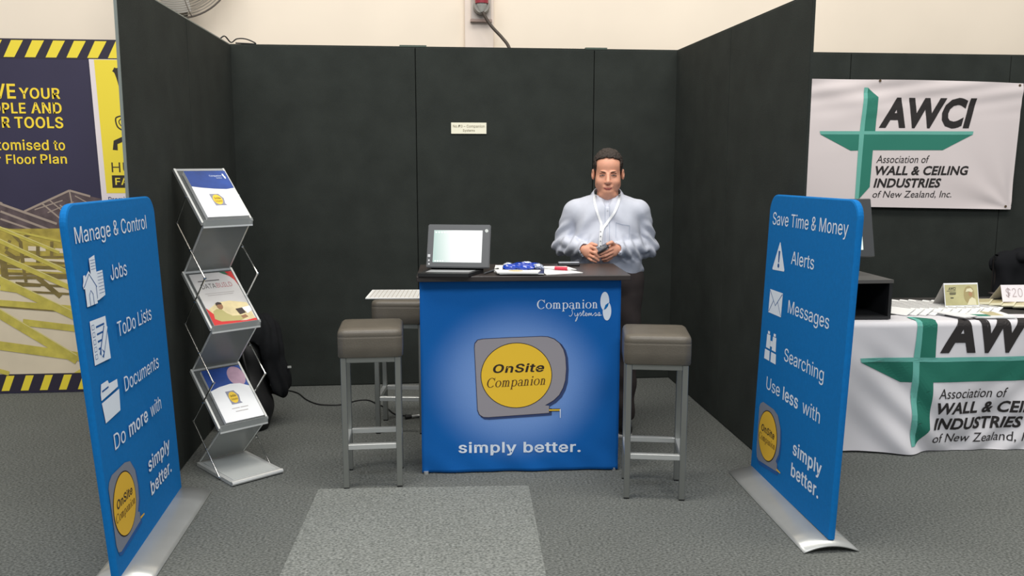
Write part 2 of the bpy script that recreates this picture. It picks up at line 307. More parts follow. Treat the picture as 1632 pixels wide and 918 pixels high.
class Print:
    def __init__(s, surf, su=1.0, sv=1.0, maxlen=None, off=0.0012, step=0.0006):
        s.surf, s.su, s.sv, s.maxlen, s.off, s.step = surf, su, sv, maxlen, off, step
        s.V = []; s.F = []
    def _add(s, V2, F, layer):
        V2 = list(V2)
        tris = []
        for f in F:
            for i in range(1, len(f)-1): tris.append((f[0], f[i], f[i+1]))
        if s.maxlen:
            mid = {}
            def L(a, b): return math.hypot((V2[a][0]-V2[b][0])*s.su, (V2[a][1]-V2[b][1])*s.sv)
            for _ in range(7):
                out = []; ch = False
                for t in tris:
                    ls = [L(t[0], t[1]), L(t[1], t[2]), L(t[2], t[0])]; k = ls.index(max(ls))
                    if ls[k] > s.maxlen:
                        a, b, c = t[k], t[(k+1) % 3], t[(k+2) % 3]; e = (min(a, b), max(a, b))
                        if e not in mid:
                            mid[e] = len(V2); V2.append(((V2[a][0]+V2[b][0])/2, (V2[a][1]+V2[b][1])/2))
                        m_ = mid[e]; out += [(a, m_, c), (m_, b, c)]; ch = True
                    else: out.append(t)
                tris = out
                if not ch: break
        s.cnt = getattr(s, 'cnt', 0)+1; b = len(s.V); o = s.off + s.step*layer + (s.cnt % 16)*1.5e-5
        s.V += [s.surf(u, v, o) for u, v in V2]; s.F += [tuple(i+b for i in t) for t in tris]
    def poly(s, pts, layer=0):
        t = tessellate_polygon([[Vector((p[0]*s.su, p[1]*s.sv, 0)) for p in pts]])
        s._add([(p[0], p[1]) for p in pts], [tuple(x) for x in t], layer); return s
    def ell(s, cx, cy, rx, ry, layer=0, n=40, rot=0):
        pts = []
        for k in range(n):
            a = 2*PI*k/n; x, y = rx*math.cos(a), ry*math.sin(a)
            pts.append((cx + x*math.cos(rot)-y*math.sin(rot)*s.sv/s.su, cy + x*math.sin(rot)*s.su/s.sv + y*math.cos(rot)))
        return s.poly(pts, layer)
    def text(s, txt, u0, u1, v0, v1, bold=0.0, shear=0.0, layer=0, skew=0.0, hum=False):
        """ink box u0..u1, v0..v1 (v0 lower). skew: rise of the baseline from u0 to u1"""
        V, F = glyphs(txt, bold, shear) if hum else grot(txt, bold, shear)
        xs = [p[0] for p in V]; ys = [p[1] for p in V]; a, b, c, d = min(xs), max(xs), min(ys), max(ys)
        s._add([(u0+(x-a)/(b-a)*(u1-u0), v0+(y-c)/(d-c)*(v1-v0)+skew*(x-a)/(b-a)) for x, y in V], F, layer); return s
    def base(s, txt, u0, u1, vb, vt, ref='H', **kw):
        """text placed by its baseline vb and the cap height vt"""
        G = glyphs if kw.get('hum') else grot
        V, F = G(txt, kw.get('bold', 0), kw.get('shear', 0)); ys = [p[1] for p in V]
        R, _ = G(ref, 0, 0); cap = max(p[1] for p in R)
        k = (vt-vb)/cap
        return s.text(txt, u0, u1, vb+min(ys)*k, vb+max(ys)*k, **kw)
    def line(s, pts, wd, layer=0, n=6, closed=False):
        P = crom([(p[0]*s.su, p[1]*s.sv, 0) for p in pts], n, closed) if n > 1 else [Vector((p[0]*s.su, p[1]*s.sv, 0)) for p in pts]
        L = []; N = len(P)
        for i, p in enumerate(P):
            t = (P[(i+1) % N]-P[i-1]) if closed else (P[min(i+1, N-1)]-P[max(i-1, 0)])
            if t.length < 1e-9: t = Vector((1, 0, 0))
            t.normalize(); nn = Vector((-t.y, t.x, 0))*wd/2
            L.append(((p+nn), (p-nn)))
        V = [(q.x/s.su, q.y/s.sv) for pr in L for q in pr]; F = []
        for i in range(N if closed else N-1):
            j = (i+1) % N; F.append((2*i, 2*i+1, 2*j+1, 2*j))
        s._add(V, F, layer); return s
    def build(s, name, m, parent, **kw):
        o = meshobj(name, s.V, s.F, m, parent, **kw); s.V = []; s.F = []
        return o
def bil(TL, TR, BR, BL, flip=False):
    TL, TR, BR, BL = map(Vector, (TL, TR, BR, BL))
    n = (TR-TL).cross(TL-BL).normalized()
    if flip: n = -n
    return lambda u, v, o=0.0: BL*(1-u)*(1-v)+BR*u*(1-v)+TL*(1-u)*v+TR*u*v+n*o
# serif lettering, drawn glyph by glyph in em units (x-height .46, caps .68)
def serif_word(pr, word, u0, u1, v0, v1, layer=0, italic=0.12, skew=0.0):
    """v0 baseline, v1 top of the capital"""
    X = 0.0; shapes = []
    ST, HL = 0.095, 0.035
    def rect(x0, y0, x1, y1): shapes.append([(x0, y0), (x1, y0), (x1, y1), (x0, y1)])
    def ring(cx, cy, ro, rh, ri, rih, a0=0, a1=2*PI, n=28):
        for k in range(n):
            a = a0+(a1-a0)*k/n; b = a0+(a1-a0)*(k+1)/n
            shapes.append([(cx+ro*math.cos(a), cy+rh*math.sin(a)), (cx+ro*math.cos(b), cy+rh*math.sin(b)), (cx+ri*math.cos(b), cy+rih*math.sin(b)), (cx+ri*math.cos(a), cy+rih*math.sin(a))])
    def stem(x, top, bot=0.0, flag=True):
        rect(x, bot, x+ST, top); rect(x-0.05, bot, x+ST+0.05, bot+HL)
        if flag: shapes.append([(x-0.06, top-0.06), (x, top-0.07), (x+ST, top), (x+ST, top+0.01), (x, top-0.01)])
    def arch(x):
        ring(x+ST+0.06, 0.28, 0.155, 0.19, 0.06, 0.145, 0, PI, 16); stem(x+0.215, 0.29, 0, False)
    for ch in word:
        if ch == 'C':
            ring(X+0.33, 0.34, 0.33, 0.36, 0.22, 0.325, 0.22*PI, 1.78*PI, 40); rect(X+0.555, 0.45, X+0.595, 0.70); X += 0.68
        elif ch == 'o':
            ring(X+0.24, 0.23, 0.24, 0.245, 0.14, 0.215); X += 0.54
        elif ch in 'mn':
            stem(X+0.05, 0.46)
            arch(X+0.05); X += 0.43
            if ch == 'm':
                arch(X-0.165); X += 0.215
            X += 0.09
        elif ch == 'p':
            stem(X+0.05, 0.46, -0.22); ring(X+0.25, 0.23, 0.23, 0.245, 0.13, 0.205, -0.8*PI, 0.8*PI, 30); X += 0.54
        elif ch == 'a':
            ring(X+0.19, 0.125, 0.19, 0.135, 0.10, 0.105, 0, 2*PI, 24); ring(X+0.19, 0.30, 0.18, 0.17, 0.09, 0.135, 0, 0.9*PI, 16)
            rect(X+0.275, 0.06, X+0.37, 0.32); rect(X+0.30, 0.0, X+0.44, 0.05); X += 0.48
        elif ch == 'i':
            stem(X+0.06, 0.46); shapes.append([(X+0.11+0.062*math.cos(k*PI/5), 0.62+0.062*math.sin(k*PI/5)) for k in range(10)]); X += 0.27
    k = (v1-v0)/0.70; W = X-0.05; ku = (u1-u0)/W
    for sh in shapes:
        pr.poly([(u0+(x+italic*y)*ku, v0+y*k+skew*x/W) for x, y in sh], layer)

# ================================================================== SETTING
def floor():
    def carpet(name, k):
        m = mat(name, (112, 116, 113), 0.97, bump=0.25, bscale=240, spec=0.1); nt = m.node_tree; b = nt.nodes['Principled BSDF']
        tc = nt.nodes.new('ShaderNodeTexCoord')
        n1 = nt.nodes.new('ShaderNodeTexNoise'); n1.inputs['Scale'].default_value = 85; n1.inputs['Detail'].default_value = 5
        n2 = nt.nodes.new('ShaderNodeTexNoise'); n2.inputs['Scale'].default_value = 2.2; n2.inputs['Detail'].default_value = 3
        mp = nt.nodes.new('ShaderNodeMapping'); mp.inputs['Scale'].default_value = (1, 1.6, 1)
        r = nt.nodes.new('ShaderNodeValToRGB'); r.color_ramp.elements[0].position = 0.33; r.color_ramp.elements[1].position = 0.68
        lo, hi = s2l((86*k, 89*k, 86*k)), s2l((142*k, 145*k, 141*k)); r.color_ramp.elements[0].color = lo; r.color_ramp.elements[1].color = hi
        mx = nt.nodes.new('ShaderNodeMix'); mx.data_type = 'RGBA'; mx.blend_type = 'MULTIPLY'; mx.inputs[0].default_value = 0.5
        r2 = nt.nodes.new('ShaderNodeValToRGB'); r2.color_ramp.elements[0].color = (0.72, 0.72, 0.72, 1); r2.color_ramp.elements[1].color = (1.15, 1.15, 1.15, 1)
        L = nt.links.new
        L(tc.outputs['Object'], mp.inputs['Vector']); L(mp.outputs[0], n1.inputs['Vector']); L(tc.outputs['Object'], n2.inputs['Vector'])
        L(n1.outputs['Fac'], r.inputs['Fac']); L(n2.outputs['Fac'], r2.inputs['Fac']); L(r.outputs['Color'], mx.inputs[6]); L(r2.outputs['Color'], mx.inputs[7]); L(mx.outputs[2], b.inputs['Base Color'])
        return m
    f = MB().boxz(-7, 10, -9, 0.5, -0.02, 0.0).build('floor', carpet('grey_carpet_a', 0.87), kind='structure')
    q = [(0.735, -1.955), (1.745, -2.005), (1.70, -3.02), (0.69, -2.97)]
    MB().prism([(x, y, -0.001) for x, y in q], (0, 0, 0.003)).build('carpet_tile', carpet('grey_carpet_b', 1.06), f, label='lighter grey carpet tile let into the floor before the counter')
    return f
floor()
HW = 2.318
hall = MB().boxz(-7, 10, 0.30, 0.45, 0, 5.2).build('wall_hall', M_cream, kind='structure')
MB().boxz(1.549, 1.752, 0.262, 0.301, 0, 5.2, 0.004).build('pilaster', mat('pale_pilaster_paint', (234, 220, 208), 0.75), hall)

# partition walls of black fabric panels
def partition(name, x0, x1, y0, y1, seams, axis, th=0.035):
    fr = MB()
    if axis == 'x':
        fr.boxz(x0, x1, y0, y1, HW-0.012, HW).boxz(x0, x1, y0, y1, 0.0, 0.012)
    else:
        fr.boxz(x0, x1, y0, y1, HW-0.010, HW)
        fr.boxz(x0-0.001, x1+0.001, y0-0.004, y0+0.002, 0, HW)
    w_ = fr.build(name, mat('dull_aluminium_rail', (132, 140, 136), 0.5, 0.3) if name == 'wall_left' else M_black, kind='structure')
    if axis == 'x': MB().boxz(x0, x1, y1+0.0035, y1+0.006, 0.004, HW-0.01).build('backing', M_black, w_)
    e = 0.0022
    for a, b in zip(seams, seams[1:]):
        m_ = MB()
        if axis == 'x': m_.boxz(a+e, b-e, y0-0.003, y1+0.003, 0.004, HW-0.008, 0.004, 2)
        else: m_.boxz(x0-0.003, x1+0.003, a+e, b-e, 0.004, HW-0.006, 0.004, 2)
        m_.build('panel', M_black, w_)
    return w_
wb = partition('wall_back', -0.012, 3.03, 0.003, 0.038, [-0.014, 1.204, 2.422, 3.03], 'x')
for x0, x1 in ((1.10, 1.28), (2.36, 2.51)):
    MB().boxz(x0, x1, 0.0, 0.04, HW-0.004, HW+0.008).build('clip', mat('dull_green_clip', (70, 84, 74), 0.5), wb)
wl = partition('wall_left', -0.013, -0.003, -2.147, 0.0, [-2.147, -1.075, 0.0], 'y')
wr = partition('wall_right', 3.003, 3.013, -2.09, 0.0, [-2.09, -1.05, 0.0], 'y')
for o, s in ((wl, 1), (wr, 1)):
    o.rotation_euler = (0, 0, 0)
# each side wall is turned very slightly (it is not quite square to the back wall)
def turn(o, px, a):
    P = Matrix.Translation((px, 0, 0)); o.matrix_world = P @ Matrix.Rotation(a, 4, 'Z') @ P.inverted() @ o.matrix_world
turn(wl, 0, 0.0040); turn(wr, 3, 0.0085)
wbr = partition('wall_back_right', 3.032, 7.2, 0.013, 0.048, [3.032, 4.26, 5.46, 6.66, 7.2], 'x')
wbl = partition('wall_back_left', -4.0, -0.016, 0.013, 0.048, [-4.0, -2.4, -1.2, -0.016], 'x')

# black lead looped over the top of the partition in the left corner
pts = crom([(-0.07, -0.06, HW+0.002), (-0.03, -0.03, HW+0.045), (0.0, 0.02, HW+0.012), (0.04, 0.02, HW+0.035), (0.10, 0.02, HW+0.034), (0.16, 0.02, HW+0.006), (0.10, 0.02, HW+0.006), (0.03, 0.02, HW+0.008)], 6)
MB().tube(pts, 0.0045, 6).build('looped_lead', M_rubber, smooth=True, label='thin black lead looped over the left back corner of the partition', cat='cable')

# ---- power outlet and lead on the hall wall
t = empty('power_outlet', (1.663, 0.262, 2.62), 0, 'grey industrial power outlet with a red collar on the hall wall', 'outlet')
MB().boxz(-0.07, 0.07, -0.03, 0.0, -0.085, 0.25, 0.006, 2).build('back_box', mat('pale_grey_enamel', (196, 186, 178), 0.5), t)
MB().boxz(-0.075, 0.075, -0.034, 0.0, -0.10, -0.083).build('bracket', mat('bracket_tan', (168, 146, 136), 0.6), t)
MB().lathe([(0.058, 0), (0.058, -0.05), (0.05, -0.062)], (0, -0.03, 0.0), 'y').build('socket_body', mat('grey_socket', (150, 146, 138), 0.45), t, smooth=False)
MB().lathe([(0.046, 0), (0.048, 0.05), (0.05, 0.11)], (0, -0.085, 0.012), 'z', 20).build('red_collar', mat('red_plastic', (150, 48, 60), 0.4), t, label='red plug collar')
MB().lathe([(0.040, 0.04), (0.036, 0.0), (0.022, -0.03), (0.014, -0.045)], (0, -0.085, 0.0), 'z', 20).build('plug', mat('pale_plug', (190, 190, 182), 0.4), t, smooth=False)
MB().tube(crom([(1.665, 0.176, 2.60), (1.672, 0.172, 2.57), (1.725, 0.16, 2.485), (1.80, 0.13, 2.40), (1.845, 0.10, 2.33), (1.86, 0.09, 2.22), (1.865, 0.09, 1.9)], 8), 0.0115, 8).build('power_lead', mat('dark_brown_rubber', (66, 56, 48), 0.6), smooth=True, label='thick dark power lead hanging from the outlet behind the partition', cat='cable')

# ---- wall fan
def fan():
    c = Vector((-0.355, 0.10, 2.875)); R = 0.385
    t = empty('wall_fan', c, 0, 'large grey wire-guarded wall fan above the left partition', 'fan')
    wire = mat('fan_wire', (176, 168, 156), 0.4, 0.3)
    m = MB()
    for i in range(22):
        r = 0.09 + (R-0.09)*i/22
        y = -0.085*math.sqrt(max(0, 1-(r/R)**2.5))
        m.tube([(r*math.cos(a*2*PI/48), y, r*math.sin(a*2*PI/48)) for a in range(48)], 0.0021, 4, closed=True)
    m.build('guard_wires', wire, t)
    m = MB()
    for k in range(8):
        a = k*PI/4+0.25
        m.tube([(r*math.cos(a), -0.088*math.sqrt(max(0, 1-(r/R)**2.5))-0.003, r*math.sin(a)) for r in (0.08, 0.16, 0.24, 0.31, 0.36, R)], 0.0035, 5)
    m.build('guard_spokes', mat('fan_spoke', (130, 122, 112), 0.4, 0.3), t)
    MB().tube([(R*math.cos(a*2*PI/64), 0, R*math.sin(a*2*PI/64)) for a in range(64)], 0.006, 6, closed=True).build('guard_rim', mat('fan_rim', (112, 104, 96), 0.4, 0.3), t)
    m = MB()
    for i in range(14):
        r = R*(0.3+0.7*i/14); m.tube([(r*math.cos(a*2*PI/40), 0.07, r*math.sin(a*2*PI/40)) for a in range(40)], 0.002, 4, closed=True)
    m.build('rear_guard', wire, t)
    MB().lathe([(0.07, -0.07), (0.075, 0.0), (0.07, 0.10), (0.05, 0.15)], (0, 0, 0), 'y').build('motor', mat('fan_motor', (90, 90, 88), 0.5), t)
    for k in range(3):
        a = k*2*PI/3+0.5; V = []
        for i in range(7):
            r = 0.06+0.29*i/6
            for j in range(5):
                b = a+(j-2)*0.16*(1-0.12*i/6); V.append((r*math.cos(b), 0.0+0.012*(j-2), r*math.sin(b)))
        F = [(i*5+j, i*5+j+1, i*5+j+6, i*5+j+5) for i in range(6) for j in range(4)]
        meshobj('blade', V, F, mat('fan_blade', (168, 164, 156), 0.4, 0.3), t, True)
    MB().boxz(-0.03, 0.03, 0.12, 0.20, -0.05, 0.40).build('bracket', mat('fan_bracket', (60, 60, 58), 0.5), t)
    MB().boxz(-0.02, 0.04, 0.1, 0.115, -0.36, -0.1).build('stay', mat('fan_bracket', (60, 60, 58), 0.5), t)
fan()

# ================================================================== BOARDS
def board(name, TL, TR, BR, BL, label, lines, icons, side):
    """an upright print stretched on a flat frame: TL.. are the printed face's corners seen from inside the booth"""
    t = empty(name, (0, 0, 0), 0, label, 'banner stand', 'blue banner stands at the booth mouth')
    f = bil(TL, TR, BR, BL)
    Wm, Hm = 0.90, 1.38; th = 0.028; rad = 0.075
    # rounded outline in metres
    out = [(0, 0), (Wm, 0)]
    for k in range(9):
        a = k/8*PI/2; out.append((Wm-rad+rad*math.cos(a), Hm-rad+rad*math.sin(a)))
    for k in range(9):
        a = PI/2+k/8*PI/2; out.append((rad+rad*math.cos(a), Hm-rad+rad*math.sin(a)))
    V = []; F = []; prof = [(0.0, -0.0), (0.006, -0.010), (0.006, -0.024), (0.0, -th)]
    cx, cz = Wm/2, Hm/2; n = len(out)
    prof = [(-0.007, 0.0), (-0.002, -0.003), (0.0, -0.010), (0.0, -th+0.010), (-0.002, -th+0.003), (-0.007, -th)]
    for grow, off in prof:
        for x, z in out:
            dx = grow if x > cx else -grow; dz = grow if z > cz else 0
            V.append(f((x+dx)/Wm, (z+dz)/Hm, off))
    for i in range(len(prof)-1):
        for k in range(n):
            F.append((i*n+k, (i+1)*n+k, (i+1)*n+(k+1) % n, i*n+(k+1) % n))
    F.append(tuple(range(n))); F.append(tuple(reversed(range((len(prof)-1)*n, len(prof)*n))))
    o = meshobj('fabric_print', V, F, M_blue, t)
    def fp(u, v, o=0.0):      # the left print sits a little nearer its outer edge than the right one
        if side == 'L': u, v = u+0.65*(-0.0954+0.0875*u+0.0932*v-0.108*u*v), v+0.65*(0.0266-0.0252*u-0.0311*v+0.0311*u*v)
        return f(u, v, o)
    P = lambda: Print(fp, Wm, Hm, off=0.0012)
    for (txt, u0, u1, vb, vt, kw) in lines:
        p_ = P()
        if isinstance(txt, str): p_.base(txt, u0, u1, vb, vt, **kw)
        else:
            for (tx, a, b, bold) in txt[:-1]: p_.base(tx, a, b, vb, vt, bold=bold); p_.build('lettering', M_white, o); p_ = P()
            tx, a, b, bold = txt[-1]; p_.base(tx, a, b, vb, vt, bold=bold)
        p_.build('lettering', M_white, o)
    icons(P, o)
    # tape measure logo
    def shape(p_, layer, g=0.0, dx=0, dy=0):
        q = [(0.072-g+dx, 0.236+dy), (0.085+dx, 0.25+g+dy), (0.12+dx, 0.262+g*0.7+dy), (0.27+dx, 0.262+g*0.7+dy), (0.33+dx, 0.252+g*0.7+dy), (0.375+g+dx, 0.215+dy), (0.388+g+dx, 0.165+dy), (0.38+g+dx, 0.125+dy), (0.35+g+dx, 0.094+dy), (0.37+g+dx, 0.088+dy), (0.37+g+dx, 0.062-g*0.6+dy), (0.12+dx, 0.045-g*0.7+dy), (0.09+dx, 0.052-g*0.7+dy), (0.077-g+dx, 0.075+dy)]
        p_.poly(q, layer)
    lg = empty('tape_measure_logo', (0, 0, 0)); lg.parent = o
    p_ = P(); shape(p_, 0, 0.006, 0.010, -0.008); p_.build('logo_shadow', M_bluel, o)
    p_ = P(); shape(p_, 1); p_.build('logo_case', mat('board_grey_print', (122, 128, 142), 0.8), o)
    p_ = P(); p_.ell(0.218, 0.156, 0.132, 0.090, 2); p_.build('logo_ring', M_dark, o)
    p_ = P(); p_.ell(0.218, 0.156, 0.126, 0.0865, 3).poly([(0.37, 0.073), (0.42, 0.071), (0.42, 0.066), (0.37, 0.066)], 3); p_.build('logo_disc', mat('board_yellow_print', (222, 178, 50), 0.8), o)
    p_ = P(); p_.text('OnSite', 0.128, 0.312, 0.160, 0.186, bold=0.045, shear=0.12, layer=4); p_.build('logo_lettering', M_dark, o)
    p_ = P(); serif_word(p_, 'Companion', 0.102, 0.330, 0.128, 0.152, 4); p_.build('logo_lettering', M_brownt, o)
    bpy.data.objects.remove(lg)
    # pole feet and curved base plate
    b0, b1 = Vector(BL), Vector(BR)
    d = (b1-b0); d.z = 0; d.normalize(); c = (b0+b1)/2; c.z = 0
    nrm = Vector((-d.y, d.x, 0)); c2 = c + nrm*0.0
    if side == 'R': L0, L1, hw = -0.425, 0.49, 0.115; c2 = c + Vector((-0.006, 0, 0))
    else: L0, L1, hw = -0.47, 0.455, 0.113; c2 = Vector((0.120, c.y, 0)); d = Vector((0, 1, 0)); nrm = Vector((-1, 0, 0))
    V = []; F = []; K = 14; J = 6
    for layer in (0, 1):
        for j in range(J+1):
            for k in range(K+1):
                s_ = -1+2*k/K; l = L0+(L1-L0)*j/J
                z = 0.026*(1-s_*s_) + (0.006 if layer == 0 else 0.0)
                q = c2 + d*l + nrm*(s_*hw); V.append((q.x, q.y, z))
    def idx(l, j, k): return l*(J+1)*(K+1)+j*(K+1)+k
    for j in range(J):
        for k in range(K):
            F.append((idx(0, j, k), idx(0, j, k+1), idx(0, j+1, k+1), idx(0, j+1, k))); F.append((idx(1, j, k), idx(1, j+1, k), idx(1, j+1, k+1), idx(1, j, k+1)))
    for k in range(K):
        F.append((idx(0, 0, k), idx(1, 0, k), idx(1, 0, k+1), idx(0, 0, k+1))); F.append((idx(0, J, k), idx(0, J, k+1), idx(1, J, k+1), idx(1, J, k)))
    for j in range(J):
        F.append((idx(0, j, 0), idx(0, j+1, 0), idx(1, j+1, 0), idx(1, j, 0))); F.append((idx(0, j, K), idx(1, j, K), idx(1, j+1, K), idx(0, j+1, K)))
    meshobj('base_plate', V, F, M_satin, t, True)
    for s_ in (0.06, 0.94):
        q = b0.lerp(b1, s_) ; MB().tube([(q.x+(0.015 if side == 'R' else -0.015), q.y, 0.030), (q.x+(0.016 if side == 'R' else -0.016), q.y, 0.062)], 0.012, 12).build('pole_foot', M_alu, t)
    return t

def icons_left(P, o):
    p = P()
    p.poly([(0.165, 0.852), (0.222, 0.858), (0.222, 0.735), (0.165, 0.735)])
    p.poly([(0.215, 0.812), (0.285, 0.812), (0.285, 0.742), (0.215, 0.735)])
    p.poly([(0.075, 0.786), (0.085, 0.796), (0.09, 0.812), (0.108, 0.812), (0.108, 0.806), (0.145, 0.82), (0.215, 0.778), (0.205, 0.768), (0.197, 0.772), (0.197, 0.728), (0.092, 0.728), (0.092, 0.778), (0.082, 0.776)], 1)
    p.build('house_icon', M_white, o)
    p = P()
    for i in range(7):
        v = 0.752+0.009*i; p.line([(0.225, v), (0.28, v)], 0.0016, 2, 1)
    for i in range(4):
        v = 0.822+0.008*i; p.line([(0.17, v), (0.217, v)], 0.0016, 2, 1)
    p.line([(0.084, 0.781), (0.145, 0.812), (0.207, 0.772)], 0.004, 2, 1).line([(0.200, 0.74), (0.200, 0.775)], 0.003, 2, 1)
    p.line([(0.125, 0.728), (0.125, 0.757), (0.143, 0.768), (0.161, 0.757), (0.161, 0.728)], 0.0035, 2, 1)
    p.build('icon_lines', M_bluel, o)
    p = P(); p.poly([(0.095, 0.570), (0.262, 0.566), (0.258, 0.686), (0.098, 0.689)]); p.build('list_icon', M_white, o)
    p = P()
    for i in range(5):
        v = 0.584+0.020*i; p.line([(0.11, v), (0.132, v), (0.132, v+0.012), (0.11, v+0.012), (0.11, v)], 0.0025, 1, 1)
    for i, (a, b) in enumerate(((0.15, 0.2), (0.15, 0.215), (0.15, 0.22), (0.15, 0.235))):
        v = 0.607+0.020*i; p.line([(a, v), (b, v)], 0.0075, 1, 1)
    p.line([(0.172, 0.585), (0.245, 0.655)], 0.040, 1, 1)
    p.build('icon_lines', M_bluel, o)
    p = P(); p.line([(0.188, 0.600), (0.250, 0.660)], 0.028, 2, 1).poly([(0.165, 0.580), (0.192, 0.590), (0.176, 0.607)], 2); p.build('pencil_icon', M_white, o)
    p = P(); p.poly([(0.115, 0.487), (0.13, 0.513), (0.20, 0.513), (0.21, 0.502), (0.30, 0.500), (0.30, 0.478), (0.115, 0.470)]); p.poly([(0.115, 0.463), (0.31, 0.470), (0.295, 0.410), (0.13, 0.405)])
    p.build('folder_icon', M_white, o)
    p = P(); p.poly([(0.13, 0.490), (0.2, 0.492), (0.2, 0.497), (0.13, 0.495)], 1); p.build('icon_lines', M_bluel, o)
def icons_right(P, o):
    p = P(); p.poly([(0.182, 0.838), (0.105, 0.742), (0.11, 0.738), (0.262, 0.742), (0.265, 0.748), (0.188, 0.838)]); p.build('warning_icon', M_white, o)
    p = P(); p.poly([(0.172, 0.808), (0.196, 0.808), (0.190, 0.768), (0.178, 0.768)], 1).ell(0.184, 0.757, 0.012, 0.0075, 1); p.build('icon_lines', M_bluel, o)
    p = P(); p.poly([(0.095, 0.585), (0.268, 0.585), (0.270, 0.668), (0.098, 0.668)]); p.build('envelope_icon', M_white, o)
    p = P(); p.line([(0.10, 0.664), (0.183, 0.617), (0.266, 0.664)], 0.0042, 1, 1).line([(0.10, 0.589), (0.155, 0.632)], 0.0035, 1, 1).line([(0.264, 0.589), (0.212, 0.632)], 0.0035, 1, 1); p.build('icon_lines', M_bluel, o)
    p = P()
    for a in (0.0, 0.088):
        p.poly([(0.085+a*1.02, 0.417), (0.158+a*1.02, 0.417), (0.155+a, 0.452), (0.088+a, 0.452)])
        p.poly([(0.100+a*0.92, 0.459), (0.155+a*0.92, 0.459), (0.150+a*0.92, 0.508), (0.103+a*0.92, 0.508)])
        p.poly([(0.112+a*0.92, 0.510), (0.140+a*0.92, 0.510), (0.140+a*0.92, 0.520), (0.112+a*0.92, 0.520)])
    p.poly([(0.155, 0.470), (0.182, 0.470), (0.182, 0.49), (0.155, 0.49)])
    p.build('binoculars_icon', M_white, o)

B = 0.004
common = [('simply', 0.545, 0.872, 0.164, 0.207, dict(bold=0.035)), ('better.', 0.545, 0.862, 0.091, 0.134, dict(bold=0.035))]
left_lines = [('Manage & Control', 0.062, 0.872, 0.898, 0.941, {}), ('Jobs', 0.366, 0.556, 0.775, 0.818, {}), ('ToDo Lists', 0.372, 0.808, 0.611, 0.654, {}), ('Documents', 0.376, 0.838, 0.449, 0.492, {}),
              ([('Do', 0.19, 0.318, 0.0), ('more', 0.365, 0.61, 0.03), ('with', 0.655, 0.81, 0.0)], 0, 0, 0.316, 0.360, {})] + common
right_lines = [('Save Time & Money', 0.060, 0.925, 0.895, 0.938, {}), ('Alerts', 0.342, 0.61, 0.774, 0.817, {}), ('Messages', 0.350, 0.82, 0.610, 0.653, {}), ('Searching', 0.350, 0.812, 0.447, 0.490, {}),
               ([('Use', 0.145, 0.33, 0.0), ('less', 0.372, 0.56, 0.03), ('with', 0.615, 0.81, 0.0)], 0, 0, 0.316, 0.360, {})] + common
board('banner_stand', (0.022, -2.86, 1.412), (0.042, -1.935, 1.405), (0.095, -1.935, 0.030), (0.122, -2.87, 0.030),
      'leaning blue fabric banner reading Manage & Control, at the left wall', left_lines, icons_left, 'L')
board('banner_stand', (2.943, -1.890, 1.402), (2.935, -2.785, 1.414), (2.882, -2.800, 0.036), (2.893, -1.905, 0.030),
      'leaning blue fabric banner reading Save Time & Money, at the right wall', right_lines, icons_right, 'R')

